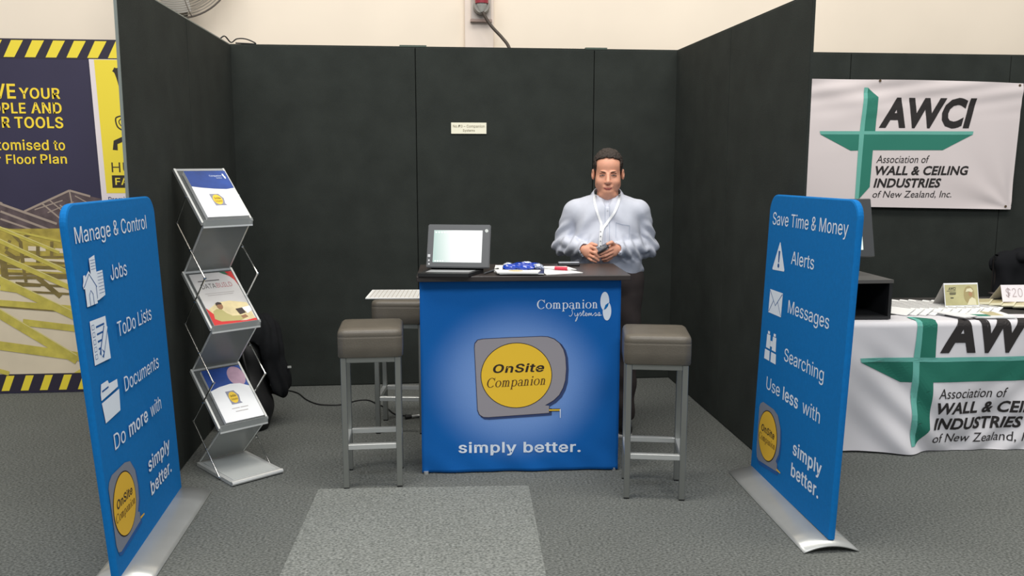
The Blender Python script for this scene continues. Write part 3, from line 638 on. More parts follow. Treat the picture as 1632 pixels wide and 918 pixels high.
# ================================================================== COUNTER
def counter():
    a = math.atan2(-0.030, 0.993)
    t = empty('counter', (1.229, -1.800, 0), a, 'promotional counter with a blue printed front and black top', 'counter')
    W_, Z1 = 0.994, 0.985
    # printed fabric panel with a slight slackness at its lower edge
    m = mat('counter_print_blue', (8, 84, 168), 0.8, bump=0.15, bscale=400, spec=0.3); nt = m.node_tree; b = nt.nodes['Principled BSDF']
    tc = nt.nodes.new('ShaderNodeTexCoord'); mp = nt.nodes.new('ShaderNodeMapping'); mp.inputs['Location'].default_value = (-0.475, 0, -0.47); 
    gr = nt.nodes.new('ShaderNodeTexGradient'); gr.gradient_type = 'SPHERICAL'
    mp2 = nt.nodes.new('ShaderNodeMapping'); mp2.inputs['Scale'].default_value = (2.05, 0, 2.25)
    r = nt.nodes.new('ShaderNodeValToRGB'); r.color_ramp.interpolation = 'EASE'
    r.color_ramp.elements[0].position = 0.0; r.color_ramp.elements[0].color = s2l((2, 96, 176))
    r.color_ramp.elements[1].position = 0.60; r.color_ramp.elements[1].color = s2l((116, 154, 216))
    L = nt.links.new; L(tc.outputs['Object'], mp.inputs['Vector']); L(mp.outputs[0], mp2.inputs['Vector']); L(mp2.outputs[0], gr.inputs['Vector']); L(gr.outputs['Fac'], r.inputs['Fac']); L(r.outputs['Color'], b.inputs['Base Color'])
    def sf(u, v, o=0.0):
        x = u*W_; z = 0.006+v*(Z1-0.006); e = max(0, 0.16-z)/0.16
        y = 0.004*e*e*math.sin(x*17+1)+0.003*e*math.sin(x*31+z*30) + 0.0018*math.sin(x*5+z*2) + 0.0025*math.exp(-((u-0.93)/0.05)**2)*math.sin(z*22)
        return Vector((x, y-o, z))
    N, K = 60, 60; V = []; F = []
    for j in range(K+1):
        for i in range(N+1): V.append(sf(i/N, j/K))
    for j in range(K):
        for i in range(N): F.append((j*(N+1)+i, j*(N+1)+i+1, (j+1)*(N+1)+i+1, (j+1)*(N+1)+i))
    nV = len(V); V2 = [v+Vector((0, 0.02, 0)) for v in V]; V += V2; F += [tuple(reversed([k+nV for k in f])) for f in F]
    rim = [i for i in range(N+1)] + [j*(N+1)+N for j in range(1, K+1)] + [K*(N+1)+i for i in range(N-1, -1, -1)] + [j*(N+1) for j in range(K-1, 0, -1)]
    for a_, b_ in zip(rim, rim[1:]+rim[:1]): F.append((b_, a_, a_+nV, b_+nV))
    fp = meshobj('front_print', V, F, m, t, True)
    for s_ in (0, 1):
        x = 0 if s_ == 0 else W_
        MB().boxz(min(x, x+(0.014 if s_ == 0 else -0.014)), max(x, x+(0.014 if s_ == 0 else -0.014)), 0.012, 0.40, 0.02, 0.975, 0.003).build('side_panel', M_blue, t)
        MB().tube([(x+(0.02 if s_ == 0 else -0.02), 0.004, 0.0), (x+(0.02 if s_ == 0 else -0.02), 0.004, 0.014)], 0.012, 10).build('foot', M_alu, t)
    MB().boxz(0.01, W_-0.01, 0.022, 0.036, 0.0, 0.022).build('bottom_rail', M_alu, t)
    MB().boxz(0.02, W_-0.02, 0.02, 0.38, 0.45, 0.468).build('shelf', M_lamtop, t)
    # counter top: rounded front corners
    MB().boxz(-0.012, 1.030, -0.062, 0.425, 0.985, 1.012, 0.004, 2).build('top', M_lamtop, t, label='black laminate counter top')
    P = lambda ly=0: Print(sf, W_, Z1-0.006, maxlen=0.05, off=0.0012, step=0.0006)
    # logo
    cs = [(0.269, 0.652), (0.271, 0.675), (0.285, 0.693), (0.31, 0.698), (0.45, 0.704), (0.60, 0.708), (0.632, 0.706), (0.665, 0.694), (0.692, 0.672), (0.712, 0.64), (0.723, 0.60), (0.727, 0.54), (0.723, 0.48), (0.712, 0.44), (0.693, 0.403), (0.665, 0.375), (0.622, 0.349), (0.643, 0.346), (0.643, 0.309), (0.60, 0.306), (0.335, 0.291), (0.31, 0.293), (0.292, 0.306), (0.283, 0.33)]
    cx, cyy = 0.49, 0.5
    def grow(g, dx=0, dy=0): return [(x+(g if x > cx else -g)+dx, y+(g if y > cyy else -g)+dy) for x, y in cs]
    q = P(); q.poly(grow(0.004, 0.010, -0.010), 0); q.build('logo_shadow', M_shadowp, fp)
    q = P(); q.poly(grow(0.003), 1); q.build('logo_outline', mat('outline_print', (40, 40, 70), 0.8), fp)
    q = P(); q.poly(grow(0.0), 2); q.build('logo_case', M_grey, fp)
    q = P(); q.ell(0.4775, 0.508, 0.1795, 0.171, 3, 56); q.build('logo_ring', M_dark, fp)
    q = P(); q.ell(0.4775, 0.508, 0.1760, 0.1675, 4, 56).poly([(0.643, 0.330), (0.701, 0.330), (0.701, 0.318), (0.643, 0.318)], 4); q.build('logo_disc', M_yel, fp)
    q = P(); q.poly([(0.697, 0.328), (0.702, 0.328), (0.702, 0.282), (0.699, 0.282)], 5); q.build('logo_hook', M_white, fp)
    q = P(); q.poly([(0.643, 0.331), (0.70, 0.331), (0.70, 0.328), (0.643, 0.328)], 5).poly([(0.643, 0.320), (0.697, 0.320), (0.697, 0.317), (0.643, 0.317)], 5); q.build('logo_tape_edges', M_dark, fp)
    q = P(); q.base('OnSite', 0.360, 0.617, 0.524, 0.566, bold=0.050, shear=0.18, layer=5, skew=0.004); q.build('lettering', M_dark, fp)
    q = P(); serif_word(q, 'Companion', 0.326, 0.625, 0.447, 0.497, 5, 0.2, 0.012); q.build('lettering', M_brownt, fp)
    q = P(); serif_word(q, 'Companion', 0.579, 0.886, 0.851, 0.897, 1, 0.0); q.build('lettering', M_white, fp)
    q = P(); q.base('simply better.', 0.184, 0.807, 0.105, 0.159, bold=0.04, layer=1, skew=-0.008); q.build('lettering', M_white, fp)
    # handwriting 'Systems'
    q = P(); sx, sw, sz = 0.739, 0.165, 0.812
    def hw(pts): q.line([(sx+sw*x/10, sz+0.030*y) for x, y in pts], 0.0026, 1, 6)
    hw([(0, 0.1), (0.6, 0.0), (1.1, 0.5), (0.9, 1.0), (1.3, 1.3), (1.7, 1.1)])
    hw([(1.7, 0.55), (1.9, 0.05), (2.4, 0.1), (2.7, 0.55), (2.5, -0.5), (2.0, -0.9), (2.4, -0.3), (3.1, 0.3)])
    hw([(3.1, 0.3), (3.5, 0.6), (3.7, 0.2), (3.4, 0.0), (3.9, 0.2), (4.5, 1.0), (4.3, 0.1), (4.8, 0.1)]); hw([(4.1, 0.65), (4.8, 0.7)])
    hw([(4.8, 0.1), (5.4, 0.35), (5.2, 0.55), (4.95, 0.2), (5.4, 0.0), (5.9, 0.45), (6.0, 0.0), (6.3, 0.5), (6.5, 0.1), (6.8, 0.5), (7.0, 0.05), (7.5, 0.2), (8.1, 0.55), (8.3, 0.2), (7.9, 0.0), (8.6, 0.1), (9.4, 0.2)])
    hw([(8.6, 0.1), (9.2, 0.6), (9.4, 0.2), (9.0, 0.0), (10.0, 0.15)])
    q.build('lettering', M_white, fp)
    q = P(); q.ell(0.9185, 0.886, 0.0225, 0.048, 1, 32).ell(0.930, 0.836, 0.0215, 0.048, 2, 32); q.build('emblem', M_white, fp)
    q = P(); q.poly([(0.913, 0.842), (0.922, 0.868), (0.939, 0.880), (0.935, 0.862), (0.925, 0.848)], 3); q.build('emblem_gap', M_blue, fp)
    return t
counter()

# ================================================================== STOOLS
def make_stool():
    t = empty('bar_stool', (0, 0, 0), 0, 'left brown leatherette bar stool with steel legs, beside the counter', 'stool', 'square bar stools')
    # cushion with soft edges and a stitched lower band
    bm = bmesh.new(); bmesh.ops.create_grid(bm, x_segments=1, y_segments=1, size=0.5); bm.free()
    N = 18; V = []; F = []; hx = 0.153
    prof = [(0.0, 0.645), (0.97, 0.645), (1.0, 0.650), (1.0, 0.70), (1.0, 0.735), (1.0, 0.742), (0.992, 0.744), (1.0, 0.747), (0.992, 0.762), (0.965, 0.773), (0.90, 0.779), (0.6, 0.782), (0.0, 0.783)]
    ring = []
    K = 8
    for side in range(4):
        for k in range(K):
            s_ = -1+2*k/K; x, y = [(s_, -1), (1, s_), (-s_, 1), (-1, -s_)][side]; ring.append((x, y))
    def rc(x, y, sc):
        r = 0.14; ax, ay = abs(x), abs(y)
        if ax > 1-r and ay > 1-r:
            dx, dy = ax-(1-r), ay-(1-r); m_ = max(dx, dy); l = math.hypot(dx, dy)
            if l > 0: ax, ay = 1-r+dx*m_/l, 1-r+dy*m_/l
        return (math.copysign(ax, x)*sc*hx, math.copysign(ay, y)*sc*hx)
    for sc, z in prof:
        for x, y in ring:
            px, py = rc(x, y, sc); V.append((px, py, z))
    n = len(ring)
    for i in range(len(prof)-1):
        for k in range(n): F.append((i*n+k, i*n+(k+1) % n, (i+1)*n+(k+1) % n, (i+1)*n+k))
    meshobj('seat', V, F, M_leather, t, True)
    h = 0.127; th = 0.027
    for sx, sy_ in ((-1, -1), (1, -1), (1, 1), (-1, 1)):
        lg = MB().boxz(sx*h-th/2, sx*h+th/2, sy_*h-th/2, sy_*h+th/2, 0.006, 0.645, 0.002).build('leg', M_steel, t)
        MB().boxz(sx*h-th/2+0.001, sx*h+th/2-0.001, sy_*h-th/2+0.001, sy_*h+th/2-0.001, 0.0, 0.007).build('foot_cap', M_rubber, lg)
    for sx, sy_ in ((0, -1), (0, 1), (1, 0), (-1, 0)):
        for z, nm in ((0.632, 'top_rail'), (0.207, 'footrest')):
            if sy_: MB().boxz(-h+th/2, h-th/2, sy_*h-th/2+0.001, sy_*h+th/2-0.001, z-0.0125, z+0.0125, 0.0015).build(nm, M_steel if nm == 'top_rail' else M_alu, t)
            else: MB().boxz(sx*h-th/2+0.001, sx*h+th/2-0.001, -h+th/2, h-th/2, z-0.0125, z+0.0125, 0.0015).build(nm, M_steel if nm == 'top_rail' else M_alu, t)
    return t
st = make_stool(); st.location = (0.994, -1.825, 0); st.rotation_euler = (0, 0, 0.015)
s2 = copy_tree(st); s2.location = (2.331, -2.100, 0); s2.rotation_euler = (0, 0, -0.19); s2['label'] = 'brown leatherette bar stool at the right end of the counter'
s3 = copy_tree(st); s3.location = (1.115, -1.000, 0); s3.rotation_euler = (0, 0, -0.12); s3['label'] = 'bar stool behind the counter with a printed sheet on its seat'
# printed sheet lying on the third stool
def sheet():
    t = empty('printed_sheet', (0, 0, 0), 0, 'white printed grid sheet lying on the stool behind the counter', 'paper')
    q = [Vector((0.915, -1.085, 0.787)), Vector((1.305, -1.115, 0.787)), Vector((1.325, -0.80, 0.787)), Vector((0.935, -0.775, 0.787))]
    MB().quad3(q, 0.006).build('sheet', M_paper, t)
    f = bil(q[3], q[2], q[1], q[0])
    p = Print(f, 0.39, 0.31, off=0.004)
    for i in range(1, 7): p.line([(0.03, i/7), (0.97, i/7)], 0.006, 0, 1)
    for i in range(1, 16): p.line([(i/16, 0.04), (i/16, 0.96)], 0.0025, 0, 1)
    p.build('grid_print', mat('faded_print', (168, 158, 142), 0.8), t)
sheet()

# ================================================================== THINGS ON THE COUNTER
CT = 1.012
def computer():
    t = empty('tablet_computer', (0, 0, 0), 0, 'dark touch-screen computer with a bright screen on the counter left end', 'computer')
    BL_, BR_ = Vector((1.262, -1.725, 1.040)), Vector((1.570, -1.785, 1.040))
    wv = (BR_-BL_).normalized(); back = Vector((-wv.y, wv.x, 0)); up = (Vector((0, 0, 1))*math.cos(0.36) + back*math.sin(0.36))
    H_ = 0.222; TL_, TR_ = BL_+up*H_, BR_+up*H_
    n = wv.cross(up).normalized()
    if n.y > 0: n = -n
    q = [BL_, BR_, TR_, TL_]
    m = MB().quad3([p_-n*0.012 for p_ in q], 0.024); bmesh.ops.bevel(m.bm, geom=m.bm.edges[:], offset=0.004, segments=2, affect='EDGES')
    cs = m.build('casing', mat('dark_grey_casing', (74, 76, 78), 0.4), t)
    f = lambda u, v, o=0.0: BL_*(1-u)*(1-v)+BR_*u*(1-v)+TL_*(1-u)*v+TR_*u*v+n*o
    sm = bpy.data.materials.new('lit_screen'); sm.use_nodes = True; nt = sm.node_tree; b = nt.nodes['Principled BSDF']
    b.inputs['Base Color'].default_value = (0.02, 0.02, 0.02, 1); b.inputs['Roughness'].default_value = 0.25
    tc = nt.nodes.new('ShaderNodeTexCoord'); sx = nt.nodes.new('ShaderNodeSeparateXYZ'); mr = nt.nodes.new('ShaderNodeMapRange'); mr.inputs[1].default_value = 1.29; mr.inputs[2].default_value = 1.44
    r = nt.nodes.new('ShaderNodeValToRGB'); r.color_ramp.elements[0].color = s2l((176, 206, 196)); r.color_ramp.elements[1].color = s2l((250, 253, 250)); r.color_ramp.elements[0].position = 0.1; r.color_ramp.elements[1].position = 0.8
    nt.links.new(tc.outputs['Object'], sx.inputs[0]); nt.links.new(sx.outputs['X'], mr.inputs[0]); nt.links.new(mr.outputs[0], r.inputs['Fac']); nt.links.new(r.outputs['Color'], b.inputs['Emission Color']); b.inputs['Emission Strength'].default_value = 1.05
    p = Print(f, 0.31, H_, off=0.0008); p.poly([(0.10, 0.12), (0.875, 0.12), (0.875, 0.86), (0.10, 0.86)]); p.build('screen', sm, cs)
    p = Print(f, 0.31, H_, off=0.0016)
    ic = mat('screen_icon', (226, 244, 236), 0.4, emit=0.9)
    for k in range(5): p.ell(0.135+0.045*k, 0.81, 0.011, 0.014, 0, 10)
    for k in range(4): p.poly([(0.13+0.04*k, 0.135), (0.15+0.04*k, 0.135), (0.15+0.04*k, 0.16), (0.13+0.04*k, 0.16)])
    p.build('screen_icons', ic, cs)
    p = Print(f, 0.31, H_, off=0.0016); p.poly([(0.018, 0.235), (0.06, 0.235), (0.06, 0.30), (0.018, 0.30)]).poly([(0.028, 0.14), (0.052, 0.14), (0.052, 0.18), (0.028, 0.18)]).poly([(0.03, 0.06), (0.058, 0.06), (0.058, 0.095), (0.03, 0.095)]); p.build('sticker', mat('grey_sticker', (196, 198, 200), 0.5), cs)
    MB().lathe([(0.0085, 0), (0.0085, 0.003)], tuple(f(0.94, 0.85, 0.003)), 'y', 16).build('camera_button', mat('white_button', (240, 244, 240), 0.4), cs)
    # base with keyboard flap
    K = [Vector((1.222, -1.872, CT+0.009)), Vector((1.462, -1.905, CT+0.009)), Vector((1.545, -1.745, CT+0.009)), Vector((1.275, -1.690, CT+0.009))]
    MB().quad3(K, 0.016).build('base', M_blackpl, t)
    g = bil(K[3], K[2], K[1], K[0]); p = Print(g, 0.25, 0.17, off=0.0095); p.poly([(0.10, 0.22), (0.94, 0.22), (0.94, 0.72), (0.10, 0.72)]); p.build('touch_strip', mat('silver_palm_rest', (168, 170, 172), 0.4, 0.3), t)
    MB().tube([(1.29, -1.70, CT+0.026), (1.545, -1.755, CT+0.026)], 0.012, 10).build('hinge', M_blackpl, t)
    m = MB(); 
    m.prism([(1.40, -1.60, CT+0.001), (1.44, -1.61, CT+0.001), (1.44, -1.72, 1.14), (1.40, -1.71, 1.14)], (0.06, -0.012, 0)); m.build('rear_stand', M_blackpl, t)
computer()
MB().tube([(1.545, -1.815, CT+0.006), (1.60, -1.70, CT+0.007), (1.625, -1.655, CT+0.007)], [0.004, 0.006, 0.006], 8).build('stylus', mat('grey_stylus', (72, 74, 76), 0.4), label='dark grey stylus lying beside the computer', cat='pen')
def flat(name, pts, z, th, m, **kw):
    return MB().prism([(x, y, z) for x, y in pts], (0, 0, th)).build(name, m, **kw)
# leaflets in two fans
def leaflet(name, pts, z, th, m, label, group, deco=None):
    t = empty(name, (pts[0][0], pts[0][1], z), 0, label, 'leaflet', group)
    o = MB().prism([(x-pts[0][0], y-pts[0][1], 0) for x, y in pts], (0, 0, th)).build('pages', m, t)
    if deco: deco(t, [Vector((x-pts[0][0], y-pts[0][1], th)) for x, y in pts])
    return t
G1 = 'leaflets lying on the counter'
leaflet('leaflet', [(1.60, -1.715), (1.70, -1.735), (1.80, -1.50), (1.625, -1.485)], CT, 0.006, M_paper, 'white leaflet showing at the back left of the glossy blue pile', G1)
def navy_band(t, q):
    MB().prism([q[0]+Vector((0, 0, 0.0003)), q[1]+Vector((0, 0, 0.0003)), q[2]+Vector((0, 0, 0.0003)), q[3]+Vector((0, 0, 0.0003))], (0, 0, 0.0006)).build('cover', mat('navy_gloss', (22, 34, 88), 0.3), t)
leaflet('leaflet', [(1.615, -1.86), (1.83, -1.88), (1.865, -1.63), (1.66, -1.60)], CT+0.006, 0.004, M_paper, 'navy covered leaflet under the crumpled blue packets', G1, navy_band)
def gold_badge(t, q):
    f = bil(q[3], q[2], q[1], q[0]); p = Print(f, 0.2, 0.1, off=0.0008); p.ell(0.46, 0.52, 0.17, 0.18, 0, 24); p.build('badge', mat('gold_badge', (206, 178, 96), 0.6), t)
leaflet('leaflet', [(1.605, -1.862), (1.800, -1.888), (1.825, -1.792), (1.598, -1.752)], CT+0.011, 0.006, M_paper, 'white brochure with a gold oval badge at the counter front edge', G1, gold_badge)
leaflet('leaflet', [(1.845, -1.86), (2.035, -1.80), (1.955, -1.635), (1.83, -1.70)], CT, 0.003, M_paper, 'loose white sheet lying under the red pen', G1)
leaflet('leaflet', [(1.82, -1.68), (2.02, -1.70), (1.99, -1.56), (1.815, -1.545)], CT+0.003, 0.003, M_paper, 'loose white sheet behind the red pen', G1)
# crumpled glossy blue packets
def packets():
    t = empty('gift_packets', (1.735, -1.72, CT+0.012), 0, 'heap of glossy blue packets on the leaflets at the counter middle', 'packets')
    gl = mat('blue_gloss_wrap', (14, 62, 176), 0.12, coat=0.6); gs = mat('silver_wrap', (190, 200, 222), 0.15, 0.6)
    for k, (x, y, rx, ry, m) in enumerate(((-0.05, -0.03, 0.045, 0.03, gl), (0.02, -0.04, 0.05, 0.032, gl), (0.06, 0.01, 0.045, 0.03, gl), (0.0, 0.03, 0.05, 0.035, gl), (0.08, -0.03, 0.03, 0.02, gs), (-0.06, 0.02, 0.03, 0.02, gs), (0.03, 0.06, 0.04, 0.015, gs))):
        V = []; F = []; N, J = 16, 8
        for j in range(J+1):
            ph = PI*j/J
            for i in range(N):
                a = 2*PI*i/N; d = 1+0.28*noise.noise(Vector((math.cos(a)*2.2+k*3, math.sin(a)*2.2, ph*2.5)))
                V.append((x+rx*d*math.sin(ph)*math.cos(a), y+ry*d*math.sin(ph)*math.sin(a), 0.016+0.016*d*math.cos(ph)))
        for j in range(J):
            for i in range(N): F.append((j*N+i, j*N+(i+1) % N, (j+1)*N+(i+1) % N, (j+1)*N+i))
        meshobj('packet', V, F, m, t, False)
packets()
t = empty('marker_pen', (1.93, -1.70, CT+0.013), -0.25, 'white marker pen with a red grip lying on the sheets', 'pen')
MB().tube([(-0.11, 0.02, 0), (-0.02, 0.0, 0)], 0.0065, 10).build('barrel', mat('white_pen', (226, 228, 226), 0.35), t, smooth=False)
MB().tube([(-0.02, 0, 0), (0.045, -0.012, 0)], 0.0095, 10).build('grip', mat('red_pen', (200, 34, 64), 0.35), t, label='red grip')
MB().tube([(0.045, -0.012, 0), (0.058, -0.014, 0), (0.068, -0.016, 0)], [0.007, 0.007, 0.002], 10).build('tip', mat('white_pen', (226, 228, 226), 0.35), t)
t = empty('glasses_case', (2.012, -1.505, CT), -0.06, 'slim dark case with a silver strip at the counter back edge', 'case')
MB().boxz(-0.058, 0.058, -0.018, 0.018, 0, 0.014, 0.005, 2).build('lower_shell', M_blackpl, t)
MB().boxz(-0.056, 0.056, -0.016, 0.016, 0.014, 0.022, 0.004, 2).build('lid', mat('silver_grey_lid', (150, 154, 160), 0.35, 0.3), t, label='silver grey lid')

# ================================================================== SIGN ON THE BACK WALL
t = empty('name_card', (1.56, -0.004, 1.78), 0, 'small cream name card pinned to the black back wall', 'sign')
MB().boxz(-0.12, 0.12, -0.003, 0.0, -0.0365, 0.038).build('card', mat('cream_card', (250, 246, 224), 0.6), t)
f = lambda u, v, o=0.0: Vector((-0.12+0.24*u, -0.003-o, -0.0365+0.0745*v))
p = Print(f, 0.24, 0.0745, off=0.0008); p.base('No.70 – Companion', 0.05, 0.95, 0.56, 0.79, bold=0.02); p.base('Systems', 0.33, 0.67, 0.20, 0.40, bold=0.02); p.build('lettering', mat('faded_card_ink', (150, 140, 118), 0.8), t)

# ================================================================== ZIGZAG BROCHURE RACK
RO = Vector((0.100, -1.600, 0)); RD = Vector((0.62, -0.785, 0)).normalized(); RW = Vector((-RD.y, RD.x, 0))
def rp(d, w_, z): return RO + RD*d + RW*w_ + Vector((0, 0, z))
def rack():
    t = empty('brochure_rack', rp(0.15, 0.125, 0), 0, 'silver zigzag folding brochure rack with clear shelves by the left wall', 'rack')
    inv = -Vector(t.location)
    R = lambda d, w_, z: rp(d, w_, z) + inv
    W0, W1 = 0.0, 0.255
    M_alu = mat('rack_aluminium', (224, 226, 224), 0.30, 0.35)
    acr = mat('clear_acrylic', (150, 154, 154), 0.18, alpha=0.22, spec=0.6)
    acr2 = mat('frosted_acrylic', (170, 174, 172), 0.25, alpha=0.55, spec=0.6)
    fr = lambda z: 0.250-0.072*z; bk = lambda z: -0.028-0.072*z
    nodes = [(bk(0)-0.0, 0.028), (fr(0.255), 0.255), (bk(0.50), 0.50), (fr(0.75), 0.75), (bk(1.0), 1.0), (fr(1.26), 1.26), (bk(1.515), 1.515)]
    # base
    bp = MB(); bp.quad3([R(-0.035, -0.008, 0.012), R(0.355, -0.008, 0.012), R(0.355, 0.263, 0.012), R(-0.035, 0.263, 0.012)], 0.018).build('base', M_alu, t)
    MB().quad3([R(0.0, 0.012, 0.0225), R(0.325, 0.012, 0.0225), R(0.325, 0.243, 0.0225), R(0.0, 0.243, 0.0225)], 0.002).build('base_inlay', mat('pale_grey_inlay', (196, 200, 198), 0.4), t)
    MB().tube([R(0.356, -0.008, 0.014), R(0.356, 0.263, 0.014)], 0.011, 8).build('base_lip', M_alu, t)
    tray_defs = []
    for i in range(6):
        (d0, z0), (d1, z1) = nodes[i], nodes[i+1]
        if i % 2 == 0:   # rising forward: clear panel
            MB().quad3([R(d0, W0+0.012, z0), R(d0, W1-0.012, z0), R(d1, W1-0.012, z1), R(d1, W0+0.012, z1)], 0.004).build('support_panel', acr2, t)
            for w_ in (W0+0.008, W1-0.008): MB().tube([R(d0, w_, z0), R(d1, w_, z1)], 0.0045, 6).build('panel_edge', M_alu, t)
        else:
            MB().quad3([R(d0, W0+0.008, z0), R(d0, W1-0.008, z0), R(d1, W1-0.008, z1), R(d1, W0+0.008, z1)], 0.003).build('tray_sheet', acr, t)
            for w_ in (W0, W1): MB().bar(R(d0, w_, z0), R(d1, w_, z1), 0.010, 0.018).build('tray_rail', M_alu, t)
            MB().bar(R(d1, W0, z1), R(d1, W1, z1), 0.016, 0.010).build('tray_rail', M_alu, t)
            up = Vector((0, 0, 1)); MB().quad3([R(d0+0.006, W0, z0-0.016), R(d0+0.006, W1, z0-0.016), R(d0+0.012, W1, z0+0.020), R(d0+0.012, W0, z0+0.020)], 0.004).build('tray_lip', acr2, t)
            MB().bar(R(d0+0.004, W0, z0-0.016), R(d0+0.004, W1, z0-0.016), 0.010, 0.008).build('tray_rail', M_alu, t)
            tray_defs.append(((d0, z0), (d1, z1)))
    rod = [(fr(0)-0.02, 0.012), (bk(0.24), 0.240), (fr(0.49), 0.490), (bk(0.74), 0.74), (fr(1.0), 1.0), (bk(1.25), 1.25), ((fr(1.26)+bk(1.515))/2+0.0, 1.385)]
    for w_ in (W0-0.010, W1+0.010):
        for a, b in zip(rod, rod[1:]):
            MB().tube([R(a[0], w_, a[1]), R(b[0], w_, b[1])], 0.0042, 8).build('scissor_rod', M_chrome, t)
        pins = rod[1:] + [((a[0]+b[0])/2, (a[1]+b[1])/2) if False else a for a, b in []]
        m = MB()
        for d_, z_ in rod: m.box(R(d_, w_, z_), (0.013, 0.013, 0.011), None, 0.003)
        for a, b in zip(rod, rod[1:]):
            mid = ((a[0]+b[0])/2, (a[1]+b[1])/2); m.box(R(mid[0], w_, mid[1]), (0.011, 0.011, 0.010), None, 0.002)
        m.build('pivot_pins', M_chrome, t)
    return tray_defs
TD = rack()
def tray_item(k, name, label, w0, w1, s0, s1, th, deco):
    (d0, z0), (d1, z1) = TD[k]
    a = Vector((d1-d0, z1-z0)); L = a.length; a /= L; nn = Vector((-a.y, a.x))
    if nn.y < 0: nn = -nn
    def pt(s_, w_, h): return rp(d0+a.x*s_*L+nn.x*h, w_, z0+a.y*s_*L+nn.y*h)
    o0 = pt(0.5, 0.5*(w0+w1), 0)
    t = empty(name, o0, 0, label, 'brochure', 'brochures in the zigzag rack')
    h0 = 0.003
    q = [pt(s0, w0, h0+th/2)-o0, pt(s0, w1, h0+th/2)-o0, pt(s1, w1, h0+th/2)-o0, pt(s1, w0, h0+th/2)-o0]
    pg = MB().quad3(q, th).build('pages', M_paper, t)
    f = lambda u, v, o=0.0: pt(s0+(s1-s0)*v, w0+(w1-w0)*u, h0+th+o)-o0
    deco(lambda off=0.0006: Print(f, (w1-w0), (s1-s0)*L, off=off, step=0.0004), t)
    return t
navy = mat('navy_cover', (34, 70, 146), 0.4, var=0.25, vscale=9); pwhite = mat('cover_white', (240, 242, 244), 0.5)
def logo_small(P, t, cx, cy, k, ky):
    p = P(); p.poly([(cx-0.13*k, cy+0.1*ky), (cx+0.06*k, cy+0.1*ky), (cx+0.13*k, cy+0.02*ky), (cx+0.1*k, cy-0.07*ky), (cx+0.13*k, cy-0.1*ky), (cx-0.11*k, cy-0.1*ky)], 2); p.build('logo_case', mat('logo_bluegrey', (140, 142, 160), 0.6), t)
    p = P(); p.ell(cx-0.01*k, cy, 0.095*k, 0.085*ky, 3, 24); p.build('logo_disc', mat('logo_yellow', (238, 200, 60), 0.6), t)
    p = P(); p.text('OnSite', cx-0.07*k, cx+0.06*k, cy+0.005*ky, cy+0.04*ky, bold=0.04, layer=4); p.text('Companion', cx-0.08*k, cx+0.07*k, cy-0.05*ky, cy-0.01*ky, layer=4); p.build('logo_lettering', M_dark, t)
def deco_top(P, t):
    p = P(); p.poly([(0, 0), (1, 0), (1, 1), (0, 1)], 0); p.build('cover', pwhite, t)
    p = P(); p.poly([(0, 1), (1, 1), (1, 0.61), (0.8, 0.585), (0.5, 0.60), (0.2, 0.63), (0, 0.66)], 1); p.build('cover_band', navy, t, label='navy blue cover band')
    p = P(); p.text('Companion', 0.55, 0.85, 0.86, 0.905, layer=2).text('Systems', 0.70, 0.84, 0.82, 0.85, layer=2).ell(0.90, 0.90, 0.022, 0.035, 2, 16).ell(0.915, 0.85, 0.022, 0.035, 2, 16); p.build('lettering', M_white, t)
    logo_small(P, t, 0.46, 0.36, 1.15, 1.25)
